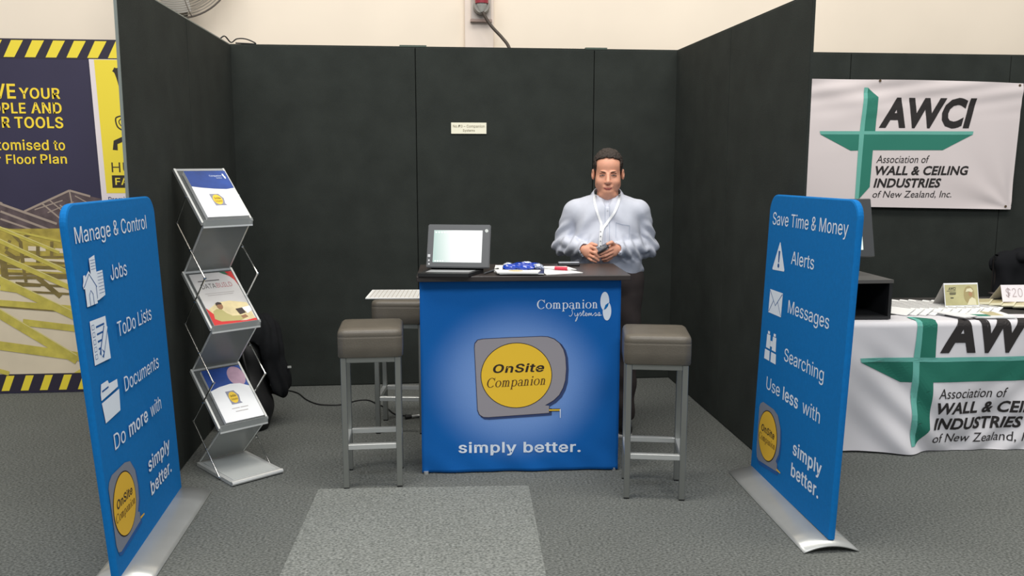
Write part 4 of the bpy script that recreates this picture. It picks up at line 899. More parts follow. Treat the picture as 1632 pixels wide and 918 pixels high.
def deco_mid(P, t):
    g = mat('cover_silver', (206, 204, 202), 0.45)
    p = P(); p.poly([(0, 0), (1, 0), (1, 1), (0, 1)], 0); p.build('cover', g, t)
    p = P(); p.poly([(1, 1), (1, 0.70), (0.97, 0.82), (0.9, 0.90), (0.78, 0.97), (0.7, 1.0)], 1).poly([(0, 0), (1, 0), (1, 0.05), (0.75, 0.03), (0.4, 0.05), (0.15, 0.16), (0, 0.34)], 3); p.build('cover_swoosh', mat('cover_red', (206, 44, 44), 0.4), t)
    p = P(); p.poly([(0.70, 1), (0.84, 1), (0.90, 0.93), (0.80, 0.95)], 2); p.build('cover_corner', mat('cover_green', (60, 110, 84), 0.4), t)
    p = P(); p.poly([(0.02, 0.03), (0.98, 0.05), (0.98, 0.36), (0.6, 0.43), (0.3, 0.42), (0.03, 0.30)], 1); p.build('cover_photo', mat('cover_tan', (224, 208, 160), 0.5, var=0.2, vscale=12), t)
    p = P(); p.text('DATA', 0.14, 0.47, 0.70, 0.79, bold=0.0, layer=2).line([(0.12, 0.85), (0.25, 0.85)], 0.006, 2, 1).line([(0.28, 0.85), (0.62, 0.85)], 0.006, 2, 1); p.build('lettering', mat('cover_grey_ink', (96, 92, 92), 0.6), t)
    p = P(); p.text('BUILD', 0.49, 0.86, 0.70, 0.79, bold=-0.008, layer=2); p.build('lettering', mat('cover_red_ink', (186, 110, 114), 0.6), t)
    p = P(); p.line([(0.14, 0.60), (0.82, 0.60)], 0.003, 2, 1).line([(0.18, 0.565), (0.78, 0.565)], 0.003, 2, 1); p.build('fine_print', mat('cover_fine', (176, 170, 168), 0.6), t)
    p = P(); p.poly([(0.08, 0.12), (0.2, 0.06), (0.62, 0.04), (0.80, 0.08), (0.72, 0.13), (0.5, 0.14), (0.40, 0.20), (0.33, 0.28), (0.22, 0.30), (0.12, 0.26)], 4); p.build('photo_shirt', mat('photo_khaki', (178, 170, 112), 0.6), t)
    p = P(); p.ell(0.325, 0.345, 0.068, 0.06, 5, 18).poly([(0.7, 0.07), (0.84, 0.09), (0.80, 0.14), (0.68, 0.12)], 5); p.build('photo_skin', mat('photo_brown', (150, 108, 78), 0.6), t)
    p = P(); p.poly([(0.245, 0.36), (0.26, 0.41), (0.32, 0.425), (0.385, 0.405), (0.39, 0.375), (0.30, 0.375)], 6).poly([(0.68, 0.15), (0.83, 0.17), (0.80, 0.27), (0.64, 0.26)], 6); p.build('photo_dark', mat('photo_dark', (56, 44, 42), 0.6), t)
    p = P(); p.poly([(0.76, 0.27), (1.0, 0.29), (1.0, 0.20), (0.86, 0.15), (0.84, 0.2)], 5); p.build('photo_paper', pwhite, t)
def deco_low(P, t):
    p = P(); p.poly([(0, 0), (1, 0), (1, 1), (0, 1)], 0); p.build('cover', mat('cover_blue2', (40, 78, 156), 0.4, var=0.3, vscale=8), t)
    p = P(); p.ell(0.80, 0.80, 0.22, 0.19, 1, 24); p.build('cover_photo', mat('cover_pink', (190, 156, 176), 0.5, var=0.15, vscale=14), t)
    p = P(); p.poly([(0, 0), (1, 0), (1, 0.58), (0.8, 0.655), (0.55, 0.675), (0.25, 0.65), (0, 0.60)], 2); p.build('cover_base', pwhite, t)
    logo_small(lambda: P(0.0016), t, 0.48, 0.42, 1.15, 1.25)
    p = P(); p.line([(0.3, 0.222), (0.50, 0.222)], 0.004, 4, 1).line([(0.52, 0.222), (0.72, 0.222)], 0.004, 4, 1).line([(0.36, 0.162), (0.68, 0.162)], 0.004, 4, 1); p.build('fine_print', mat('cover_fine', (176, 170, 168), 0.6), t)
tray_item(2, 'brochure', 'blue and white brochure stack in the top tray of the rack', 0.028, 0.243, 0.05, 0.90, 0.022, deco_top)
tray_item(1, 'brochure', 'red and silver magazine reading DATABUILD in the middle rack tray', 0.020, 0.245, 0.03, 0.93, 0.006, deco_mid)
tray_item(0, 'brochure', 'white brochure stack with a blue and pink top in the lowest tray', 0.035, 0.240, 0.04, 0.92, 0.018, deco_low)

# ================================================================== LEFT NEIGHBOUR POSTER
def poster():
    t = empty('poster', (0, 0, 0), 0, 'large navy and yellow construction poster with hazard stripes on the left', 'poster')
    Y = -0.012
    MB().boxz(-2.9, -0.03, Y, -0.004, 0.004, 2.332).build('sheet', mat('poster_navy', (50, 46, 72), 0.55, var=0.12, vscale=1.5), t)
    f = lambda x, z, o=0.0: Vector((x, Y-o, z))
    P = lambda off=0.0008: Print(f, 1, 1, off=off, step=0.0005)
    yel = mat('poster_yellow', (240, 218, 62), 0.6)
    dk = mat('poster_stripe_dark', (44, 38, 56), 0.6)
    p = P(); p.poly([(-2.9, 2.212), (-0.03, 2.205), (-0.03, 2.332), (-2.9, 2.332)], 0); p.build('stripe_band', dk, t); p = P(); p.poly([(-2.9, 0.012), (-0.07, 0.012), (-0.07, 0.133), (-2.9, 0.136)], 1); p.build('stripe_band', dk, t)
    p = P()
    for k in range(-10, 9):
        x = -1.359+0.1285*k*1.0 + 0.064*0
        p.poly([(x-0.057, 2.216), (x+0.009, 2.216), (x+0.060+0.01, 2.322), (x-0.003, 2.322)], 2)
    p.build('hazard_stripes', yel, t); p = P()
    for k in range(-10, 12):
        x = -1.606+0.1235*k
        p.poly([(x, 0.020), (x+0.05, 0.020), (x+0.092, 0.124), (x+0.041, 0.124)], 2)
    p.build('hazard_stripes', yel, t)
    def tx(s_, x0, x1, zb, zt, bold=0.045): p = P(); p.base(s_, x0, x1, zb, zt, bold=bold, layer=3); p.build('lettering', mat('poster_letter_yellow', (252, 220, 58), 0.6), t)
    tx('SAVE', -1.64, -1.360, 1.957, 2.046); tx('YOUR', -1.339, -1.086, 1.957, 2.022)
    tx('PEOPLE', -1.62, -1.306, 1.863, 1.927); tx('AND', -1.273, -1.083, 1.864, 1.930)
    tx('YOUR', -1.66, -1.409, 1.772, 1.838); tx('TOOLS', -1.381, -1.080, 1.770, 1.838)
    tx('Customised', -1.66, -1.181, 1.628, 1.692, 0.028); tx('to', -1.150, -1.079, 1.628, 1.692, 0.028)
    tx('Your', -1.66, -1.485, 1.539, 1.596, 0.028); tx('Floor', -1.452, -1.265, 1.539, 1.597, 0.028); tx('Plan', -1.238, -1.074, 1.541, 1.599, 0.028)
    # ---- photograph of roof trusses (flat print)
    p = P(0.0004); p.poly([(-2.9, 0.134), (-0.07, 0.133), (-0.07, 1.08), (-2.9, 1.08)], 0); p.build('photo_ground', mat('photo_cream', (226, 212, 186), 0.6, var=0.08, vscale=3), t)
    br = mat('photo_truss_brown', (124, 108, 100), 0.6, var=0.2, vscale=20); ye = mat('photo_timber', (200, 186, 84), 0.6, var=0.18, vscale=14); yd = mat('photo_timber_shade', (128, 112, 62), 0.6, var=0.2, vscale=18); hl = mat('photo_timber_light', (222, 212, 140), 0.6)
    p = P(); p.poly([(-2.9, 1.42), (-1.511, 1.28), (-1.366, 1.225), (-1.072, 1.365), (-0.943, 1.326), (-0.70, 1.27), (-0.70, 1.02), (-2.9, 1.02)], 1); p.build('photo_roof', mat('photo_roof_dark', (92, 78, 80), 0.6, var=0.35, vscale=16), t)
    p = P()
    def beam(x0, z0, x1, z1, w_, layer): 
        dx, dz = x1-x0, z1-z0; L = math.hypot(dx, dz); nx, nz = -dz/L*w_/2, dx/L*w_/2
        p.poly([(x0-nx, z0-nz), (x1-nx, z1-nz), (x1+nx, z1+nz), (x0+nx, z0+nz)], layer)
    for a in ((-1.511, 1.279, -1.167, 1.146, 0.015), (-1.515, 1.23, -1.171, 1.088, 0.014), (-1.366, 1.229, -1.072, 1.365, 0.013), (-1.072, 1.365, -0.943, 1.326, 0.013), (-1.519, 1.181, -1.166, 1.046, 0.012), (-1.25, 1.28, -1.1, 1.14, 0.01), (-1.2, 1.3, -1.06, 1.17, 0.008), (-1.14, 1.27, -1.02, 1.17, 0.008), (-1.3, 1.24, -1.12, 1.3, 0.007), (-1.22, 1.22, -1.05, 1.29, 0.006), (-1.072, 1.36, -1.06, 1.26, 0.009), (-1.62, 1.33, -1.5, 1.28, 0.015), (-1.04, 1.33, -0.94, 1.27, 0.007)): beam(*a, 2)
    p.build('photo_far_trusses', mat('photo_truss_pale', (164, 148, 136), 0.6), t)
    p = P(); p.poly([(-2.9, 1.115), (-0.90, 1.115), (-0.90, 0.80), (-2.9, 0.84)], 3); p.build('photo_deck', mat('photo_deck_yellow', (178, 160, 72), 0.6, var=0.3, vscale=12), t)
    p = P()
    for a in ((-1.36, 0.985, -1.25, 0.98, 0.03), (-1.19, 0.97, -1.05, 0.96, 0.03), (-1.39, 0.915, -1.31, 0.91, 0.035), (-1.28, 0.90, -1.05, 0.89, 0.03), (-1.50, 0.86, -1.06, 0.825, 0.022), (-1.70, 0.88, -1.54, 0.87, 0.03)): beam(*a, 4)
    p.build('photo_gaps', mat('photo_cream', (226, 212, 186), 0.6), t)
    p = P()
    for a in ((-1.405, 1.023, -1.4, 0.89, 0.024), (-1.297, 0.997, -1.305, 0.889, 0.024), (-1.207, 1.03, -1.215, 0.93, 0.021), (-1.524, 0.924, -1.52, 0.774, 0.045), (-1.313, 0.788, -1.178, 0.659, 0.031), (-1.505, 0.866, -1.05, 0.845, 0.024), (-1.65, 0.791, -1.05, 0.789, 0.021), (-1.458, 0.756, -1.05, 0.718, 0.014), (-1.505, 0.966, -1.422, 0.907, 0.024), (-1.65, 0.604, -1.05, 0.547, 0.009), (-1.52, 0.82, -1.05, 0.80, 0.016), (-1.65, 0.75, -1.30, 0.735, 0.016), (-1.40, 0.86, -1.39, 0.76, 0.02), (-1.44, 0.70, -1.10, 0.675, 0.014), (-1.45, 1.08, -1.4, 1.02, 0.02), (-1.38, 1.06, -1.33, 1.08, 0.02), (-1.47, 1.04, -1.5, 0.98, 0.02), (-1.65, 0.93, -1.1, 0.925, 0.014), (-1.3, 0.9, -1.05, 0.875, 0.014)): beam(*a, 5)
    p.build('photo_beams_shade', yd, t)
    p = P()
    for a in ((-1.66, 1.18, -1.165, 0.954, 0.021), (-1.68, 1.11, -1.1, 0.812, 0.027), (-1.7, 1.013, -1.05, 0.688, 0.034), (-1.7, 0.852, -1.03, 0.49, 0.055), (-1.7, 0.636, -1.05, 0.571, 0.041), (-1.7, 0.636, -1.1, 0.223, 0.062), (-1.431, 0.49, -1.05, 0.434, 0.045), (-1.7, 0.352, -1.05, 0.241, 0.06), (-1.556, 0.724, -1.446, 0.705, 0.034), (-1.7, 0.19, -1.547, 0.14, 0.03), (-1.68, 1.16, -1.15, 1.03, 0.014)): beam(*a, 6)
    p.poly([(-1.085, 0.34), (-1.03, 0.34), (-1.02, 0.18), (-1.085, 0.185)], 7).poly([(-1.13, 0.135), (-1.07, 0.17), (-1.02, 0.17), (-1.0, 0.135)], 6)
    p.build('photo_beams', ye, t)
    p = P()
    for a in ((-1.66, 1.1913, -1.165, 0.9653, 0.006), (-1.68, 1.1246, -1.1, 0.8266, 0.006), (-1.7, 1.0314, -1.05, 0.7064, 0.006), (-1.7, 0.8817, -1.03, 0.5197, 0.006), (-1.7, 0.6695, -1.1, 0.2565, 0.006)): beam(*a, 8)
    p.build('photo_beam_edges', hl, t)
    # ---- the narrower yellow poster pasted beside it
    t2 = empty('poster', (0, 0, 0), 0, 'yellow and white safety poster half hidden behind the left partition', 'poster')
    wp = mat('poster_white', (232, 222, 224), 0.6)
    MB().prism([(-0.891, -0.0205, 2.208), (-0.30, -0.0205, 2.208), (-0.28, -0.0205, 0.9), (-0.858, -0.0205, 0.9)], (0, 0.0025, 0)).build('sheet', wp, t2)
    g = lambda x, z, o=0.0: Vector((x, -0.0205-o, z))
    P = lambda: Print(g, 1, 1, off=0.0008, step=0.0005)
    p = P(); p.poly([(-0.859, 2.205), (-0.32, 2.205), (-0.30, 1.347), (-0.835, 1.347)], 0); p.build('yellow_field', yel, t2)
    p = P()
    p.line([(-0.742, 2.145), (-0.722, 2.125), (-0.700, 2.04), (-0.690, 1.93)], 0.030, 1, 4).line([(-0.715, 2.155), (-0.700, 2.10)], 0.022, 1, 1)
    p.line([(-0.690, 2.12), (-0.675, 1.95), (-0.62, 1.90)], 0.05, 1, 4)
    p.line([(-0.762, 1.628), (-0.757, 1.678), (-0.675, 1.715), (-0.6, 1.74)], 0.032, 1, 1)
    p.line([(-0.735, 1.842), (-0.748, 1.822), (-0.735, 1.775), (-0.69, 1.755), (-0.66, 1.80), (-0.69, 1.845)], 0.009, 1, 6, True).line([(-0.715, 1.83), (-0.728, 1.812), (-0.715, 1.785), (-0.69, 1.775)], 0.006, 1, 6).line([(-0.70, 1.93), (-0.712, 1.86)], 0.008, 1, 1).poly([(-0.715, 1.88), (-0.70, 1.90), (-0.68, 1.86), (-0.66, 1.83), (-0.70, 1.83)], 1)
    p.poly([(-0.795, 1.464), (-0.40, 1.464), (-0.40, 1.382), (-0.795, 1.382)], 1)
    p.build('pictogram', mat('poster_black_ink', (46, 40, 34), 0.6), t2)
    p = P(); p.base('HU', -0.793, -0.665, 1.484, 1.548, layer=1, bold=0.004); p.build('lettering', mat('poster_brown_ink', (66, 56, 34), 0.6), t2)
    p = P(); p.base('FAL', -0.775, -0.655, 1.402, 1.446, layer=2, bold=0.035); p.build('lettering', yel, t2)
    p = P(); p.base('Premiu', -0.826, -0.70, 1.290, 1.322, layer=1, bold=0.02); p.build('lettering', mat('poster_blue_ink', (60, 64, 110), 0.6), t2)
poster()

# ================================================================== RIGHT NEIGHBOUR: BANNER, TABLE
teal_l = mat('teal_light_print', (108, 182, 168), 0.7); teal_d = mat('teal_dark_print', (42, 126, 108), 0.7); ink = mat('banner_black_ink', (38, 34, 34), 0.7)
def awci(P, parent, full=True, k=1.0, tx=0.0, tz=0.0, light=teal_l, dark=teal_d):
    """k, tx, tz: scale and shift of the wall banner's design"""
    T = lambda pts: [(tx+(x-4.335)*k, tz+(z-1.75)*k) for x, z in pts]
    p = P(); p.poly(T([(4.379, 2.075), (4.457, 2.009), (4.451, 1.771), (4.370, 1.771)]), 1).poly(T([(4.049, 1.748), (4.334, 1.748), (4.334, 1.637), (4.279, 1.635)]), 1)
    p.poly(T([(4.367, 1.748), (5.192, 1.750), (4.971, 1.640), (4.444, 1.639), (4.441, 1.378), (4.363, 1.289)]), 1); p.build('logo_dark', dark, parent)
    p = P(); p.poly(T([(4.351, 2.075), (4.379, 2.075), (4.370, 1.771), (4.337, 1.771)]), 2).poly(T([(4.041, 1.771), (5.196, 1.774), (5.192, 1.750), (4.049, 1.748)]), 2).poly(T([(4.334, 1.750), (4.369, 1.750), (4.364, 1.289), (4.335, 1.289)]), 2); p.build('logo_light', light, parent)
    def tt(s_, x0, x1, z0, z1, **kw):
        (a, c), (b, d) = T([(x0, z0), (x1, z1)]); q = P(); q.base(s_, a, b, c, d, layer=1, hum=True, **kw); q.build('lettering', ink, parent)
    tt('AWCI', 4.475, 5.199, 1.808, 1.994, bold=0.045, shear=0.22)
    tt('Association of', 4.476, 4.875, 1.549, 1.602, shear=0.2)
    tt('WALL & CEILING', 4.474, 5.184, 1.465, 1.524, bold=0.032, shear=0.2)
    tt('INDUSTRIES', 4.468, 4.980, 1.376, 1.436, bold=0.032, shear=0.2)
    tt('of New Zealand, Inc.', 4.467, 5.070, 1.302, 1.350, shear=0.2)
def wall_banner():
    t = empty('banner', (0, 0, 0), 0, 'white printed wall banner pinned to the right-hand black partition', 'banner')
    x0, x1 = 3.40, 5.545
    def zt(x): return 2.130-0.012*max(0, (x-4.6)/0.9)**2*1.2
    def zb(x): return 1.236-(x-4.40)*0.021 if x > 4.4 else 1.236
    def sf(x, z, o=0.0):
        u = (x-x0)/(x1-x0); y = 0.0
        d1 = math.hypot(x-5.53, z-1.22); y += 0.010*math.exp(-d1*2.2)*math.sin(9*math.atan2(z-1.22, 5.53-x))*min(1, d1*5)
        top = max(0, (z-1.85)/0.28); y += 0.008*top*math.sin(20*z+5*x+1.5*math.sin(x*3)) + 0.004*top*math.sin(60*z-9*x)
        y += 0.003*math.sin(x*4.3+z*2) + 0.004*math.exp(-((x-4.3)/0.5)**2)*math.sin(z*26-x*9)*max(0, (z-1.5))
        return Vector((x-0.02*(2.13-z)*(u), -0.026+y-o, z))
    N, K = 150, 60; V = []; F = []
    for j in range(K+1):
        for i in range(N+1):
            x = x0+(x1-x0)*i/N; z = zb(x)+(zt(x)-zb(x))*j/K; V.append(sf(x, z))
    for j in range(K):
        for i in range(N): F.append((j*(N+1)+i, j*(N+1)+i+1, (j+1)*(N+1)+i+1, (j+1)*(N+1)+i))
    o = meshobj('vinyl_sheet', V, F, mat('banner_vinyl', (226, 216, 216), 0.45), t, True)
    awci(lambda: Print(sf, 1, 1, maxlen=0.04, off=0.0015, step=0.0006), o, tx=4.335, tz=1.75)
    for x, z in ((5.515, 2.10), (5.50, 1.235), (4.46, 2.122)):
        q = sf(x, z, 0.002); MB().lathe([(0.009, 0), (0.009, -0.003)], tuple(q), 'y', 12).build('eyelet', mat('brass_eyelet', (110, 92, 70), 0.4, 0.6), t)
wall_banner()

TZ = 0.722
def table():
    t = empty('display_table', (4.7, -1.3, 0), 0, 'trestle table with a dark top under the white printed cloth', 'table')
    MB().boxz(-1.25, 1.25, -0.36, 0.36, TZ-0.03, TZ-0.002, 0.004).build('tabletop', mat('dark_table_cover', (46, 44, 42), 0.7), t)
    for sx in (-1.1, 1.1):
        for sy_ in (-0.28, 0.28): MB().tube([(sx, sy_, 0), (sx, sy_, TZ-0.03)], 0.014, 8).build('leg', M_steel, t)
    c = empty('tablecloth', (0, 0, 0), 0, 'white table banner draped over the front of the right-hand table', 'tablecloth')
    x0, x1 = 3.42, 5.9; sl = -0.033
    def sf(x, z, o=0.0):
        # z is the height on the hanging front; above the edge the cloth turns back over the table top
        yf = -1.712 + sl*(x-3.494) ; edge = 0.692; R_ = 0.030
        if z <= edge:
            h = (edge-z)/edge
            y = yf - 0.004*h
            f1 = 0.030*h**1.2*math.sin(7*x+3.2*h+0.6*math.sin(5*x)) ; f2 = 0.010*h*math.sin(16*x-6*h)
            dg = 0.016*math.exp(-((x-3.66-0.25*h)/0.22)**2)*math.sin(26*(x-0.75*h))*h + 0.010*math.exp(-((x-4.42)/0.3)**2)*math.sin(30*(x+0.8*h))*h*h
            cr = 0.006*math.sin(24*z+11*x)*math.exp(-((x-4.5)/0.25)**2)*h
            zz = z + 0.006*math.sin(4*x)*h
            return Vector((x, y+f1+f2+dg+cr-o, max(zz, 0.004)))
        s_ = z-edge; a = min(s_/R_, PI/2)
        if a < PI/2: return Vector((x, yf+R_*(1-math.cos(a))-o*math.cos(a), edge+R_*math.sin(a)+o*math.sin(a)))
        e = s_-R_*PI/2; return Vector((x, yf+R_+e, edge+R_+o+0.0015*math.sin(x*13)))
    N, K = 260, 150; V = []; F = []; zm = 0.90
    for j in range(K+1):
        for i in range(N+1): V.append(sf(x0+(x1-x0)*i/N, 0.006+(zm+0.03*math.sin(i/N*9)*0.4-0.006)*j/K))
    for j in range(K):
        for i in range(N): F.append((j*(N+1)+i, j*(N+1)+i+1, (j+1)*(N+1)+i+1, (j+1)*(N+1)+i))
    o = meshobj('cloth', V, F, mat('white_cloth', (222, 220, 224), 0.75), c, True)
    k = 1.0
    awci(lambda: Print(sf, 1, 1, maxlen=0.022, off=0.0024, step=0.0006), o, k=k, tx=3.836, tz=0.506, light=mat('teal_light_cloth', (104, 178, 166), 0.8), dark=mat('teal_dark_cloth', (28, 112, 94), 0.8))
table()
TT = TZ+0.002
def right_table_things():
    ORD = ['first', 'second', 'third', 'fourth', 'fifth', 'sixth', 'seventh', 'eighth', 'ninth', 'tenth', 'eleventh', 'last']
    # open black plinth box
    t = empty('plinth_box', (3.40, -1.50, TT+0.001), 0, 'open black plinth box standing on the right-hand table', 'box')
    bk_ = mat('black_melamine', (30, 31, 33), 0.5); gt = mat('grey_melamine_top', (86, 84, 82), 0.45)
    a = 0.0
    MB().boxz(-0.20, 0.335, -0.16, 0.30, 0.195, 0.213).build('top_panel', gt, t)
    MB().boxz(0.315, 0.333, -0.155, 0.30, 0.0, 0.195).build('side_panel', bk_, t); MB().boxz(-0.20, -0.182, -0.155, 0.30, 0.0, 0.195).build('side_panel', bk_, t)
    MB().boxz(-0.182, 0.315, 0.28, 0.30, 0.0, 0.195).build('rear_panel', bk_, t); MB().boxz(-0.182, 0.315, -0.155, 0.28, 0.0, 0.015).build('bottom_panel', bk_, t)
    # monitor
    t = empty('monitor', (3.48, -1.50, TT+0.215), 0, 'dark framed monitor standing on the plinth box behind the blue banner', 'monitor')
    t.rotation_euler = (0, 0, 0.18)
    R_ = Matrix.Rotation(-0.16, 3, 'X')
    MB().box((0, 0, 0.26), (0.44, 0.035, 0.32), Matrix.Rotation(-0.2, 3, 'X'), 0.005).build('casing', mat('dark_grey_casing', (74, 76, 78), 0.4), t)
    MB().box((-0.02, -0.0185, 0.258), (0.33, 0.003, 0.23), Matrix.Rotation(-0.2, 3, 'X')).build('screen', mat('pale_lit_screen', (214, 232, 220), 0.3, emit=0.6), t)
    MB().boxz(-0.05, 0.05, 0.01, 0.05, 0.0, 0.2).build('stand', M_blackpl, t); MB().boxz(-0.11, 0.11, -0.06, 0.11, 0.0, 0.012).build('stand_base', M_blackpl, t)
    # booklets fanned in a row
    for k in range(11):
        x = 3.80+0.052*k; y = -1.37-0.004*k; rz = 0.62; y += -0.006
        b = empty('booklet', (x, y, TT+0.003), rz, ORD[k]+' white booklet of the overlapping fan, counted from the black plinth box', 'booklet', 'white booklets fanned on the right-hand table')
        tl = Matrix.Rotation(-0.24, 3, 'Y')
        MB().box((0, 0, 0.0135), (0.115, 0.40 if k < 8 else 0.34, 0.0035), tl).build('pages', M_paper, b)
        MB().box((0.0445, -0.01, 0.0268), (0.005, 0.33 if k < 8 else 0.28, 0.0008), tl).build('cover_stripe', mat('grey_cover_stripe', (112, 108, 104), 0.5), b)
    for k in range(8):
        x = 4.53+0.052*k; y = -1.21-0.034*k
        b = empty('booklet', (x, y, TT+0.003), -0.70, ORD[k]+' cream booklet of the diagonal row, counted from the first tent card', 'booklet', 'cream booklets fanned on the right-hand table')
        tl = Matrix.Rotation(-0.10, 3, 'Y')
        MB().box((0, 0, 0.0085), (0.13, 0.24, 0.004), tl).build('pages', M_creamp, b)
        MB().box((0.0003, 0.03, 0.0109), (0.11, 0.14, 0.0006), tl).build('cover', mat('cream_booklet_photo', (188, 178, 138), 0.5, var=0.3, vscale=24), b)
    for k, (x, y, rz) in enumerate(((4.93, -1.20, -0.25), (4.86, -1.12, -0.2))):
        b = empty('booklet', (x, y, TT+0.02+0.006*k), rz, ('dark booklet lying at the right edge beneath the price card', 'second dark booklet lying behind the first at the right edge')[k], 'booklet')
        MB().boxz(-0.15, 0.15, -0.10, 0.10, 0.0, 0.006).build('cover', mat('dark_booklet', (70, 62, 60), 0.4), b)
    b = empty('booklet', (4.315, -1.60, TT+0.004), -0.12, 'white booklet with a green strip at the table front', 'booklet')
    MB().boxz(-0.11, 0.11, -0.10, 0.085, 0, 0.008).build('pages', M_paper, b); MB().boxz(-0.105, -0.02, -0.085, -0.03, 0.008, 0.0095).build('cover_strip', teal_d, b, label='green strip'); MB().boxz(-0.015, 0.06, -0.06, 0.06, 0.008, 0.0095).build('cover', mat('cream_booklet_photo', (188, 178, 138), 0.5), b)
    b = empty('booklet', (4.12, -1.60, TT+0.012), 0.35, 'loose white booklet with a folded corner under the first tent card', 'booklet')
    MB().boxz(-0.05, 0.05, -0.11, 0.11, 0, 0.005).build('pages', M_paper, b)
    # tent cards
    def tent(x, y, w_, h, rz, label, front, deco, zb=0.0):
        b = empty('tent_card', (x, y, TT+zb), rz, label, 'card')
        MB().quad3([(-w_/2, 0, 0.0), (w_/2, 0, 0.0), (w_/2, 0.035, h), (-w_/2, 0.035, h)], 0.002).build('front_leaf', front, b)
        MB().quad3([(-w_/2, 0.13, 0.0), (w_/2, 0.13, 0.0), (w_/2, 0.035, h), (-w_/2, 0.035, h)], 0.002).build('rear_leaf', mat('card_back', (188, 184, 178), 0.6), b)
        n = Vector((0, -h, 0.035)).normalized()
        f = lambda u, v, o=0.0: Vector((-w_/2+w_*u, 0.035*v, h*v)) + n*(o+0.001)
        deco(lambda: Print(f, w_, h, off=0.0008, step=0.0005), b); return b
    def d1(P, b):
        p = P(); p.poly([(0.02, 0.16), (0.98, 0.16), (0.98, 0.94), (0.02, 0.94)], 0); p.build('card_photo', mat('card_sand', (196, 190, 142), 0.5, var=0.15, vscale=10), b)
        p = P(); p.ell(0.72, 0.55, 0.16, 0.34, 1, 24); p.build('card_halo', mat('card_halo', (172, 158, 112), 0.5), b)
        p = P(); p.poly([(0.64, 0.16), (0.92, 0.16), (0.90, 0.38), (0.80, 0.46), (0.72, 0.38)], 2).poly([(0.62, 0.66), (0.66, 0.78), (0.78, 0.80), (0.84, 0.70), (0.80, 0.64), (0.72, 0.68)], 3); p.build('card_figure', mat('card_ivory', (230, 224, 190), 0.5), b)
        p = P(); p.ell(0.76, 0.58, 0.055, 0.10, 2, 16); p.build('card_face', mat('card_tan', (178, 140, 104), 0.5), b)
        p = P(); p.base('AWCI', 0.12, 0.34, 0.74, 0.84, bold=0.04, shear=0.2, layer=1, hum=True).line([(0.07, 0.70), (0.34, 0.70)], 0.003, 1, 1).line([(0.15, 0.63), (0.34, 0.63)], 0.005, 1, 1).line([(0.15, 0.58), (0.33, 0.58)], 0.005, 1, 1).line([(0.17, 0.44), (0.26, 0.44)], 0.006, 1, 1); p.build('lettering', mat('card_ink', (74, 72, 60), 0.6), b)
    tent(4.255, -1.475, 0.205, 0.145, 0.02, 'cream printed tent card with a pale figure, standing among white booklets', pwhite, d1, 0.014)
    def d2(P, b):
        p = P(); p.base('$20', 0.16, 0.84, 0.28, 0.80, layer=1, bold=-0.012); p.build('lettering', mat('pencil_grey', (190, 176, 180), 0.6), b)
    tent(4.705, -1.285, 0.15, 0.095, -0.05, 'white tent card reading $20 at the right edge of the table', mat('card_white', (240, 234, 240), 0.6), d2, 0.020)
right_table_things()

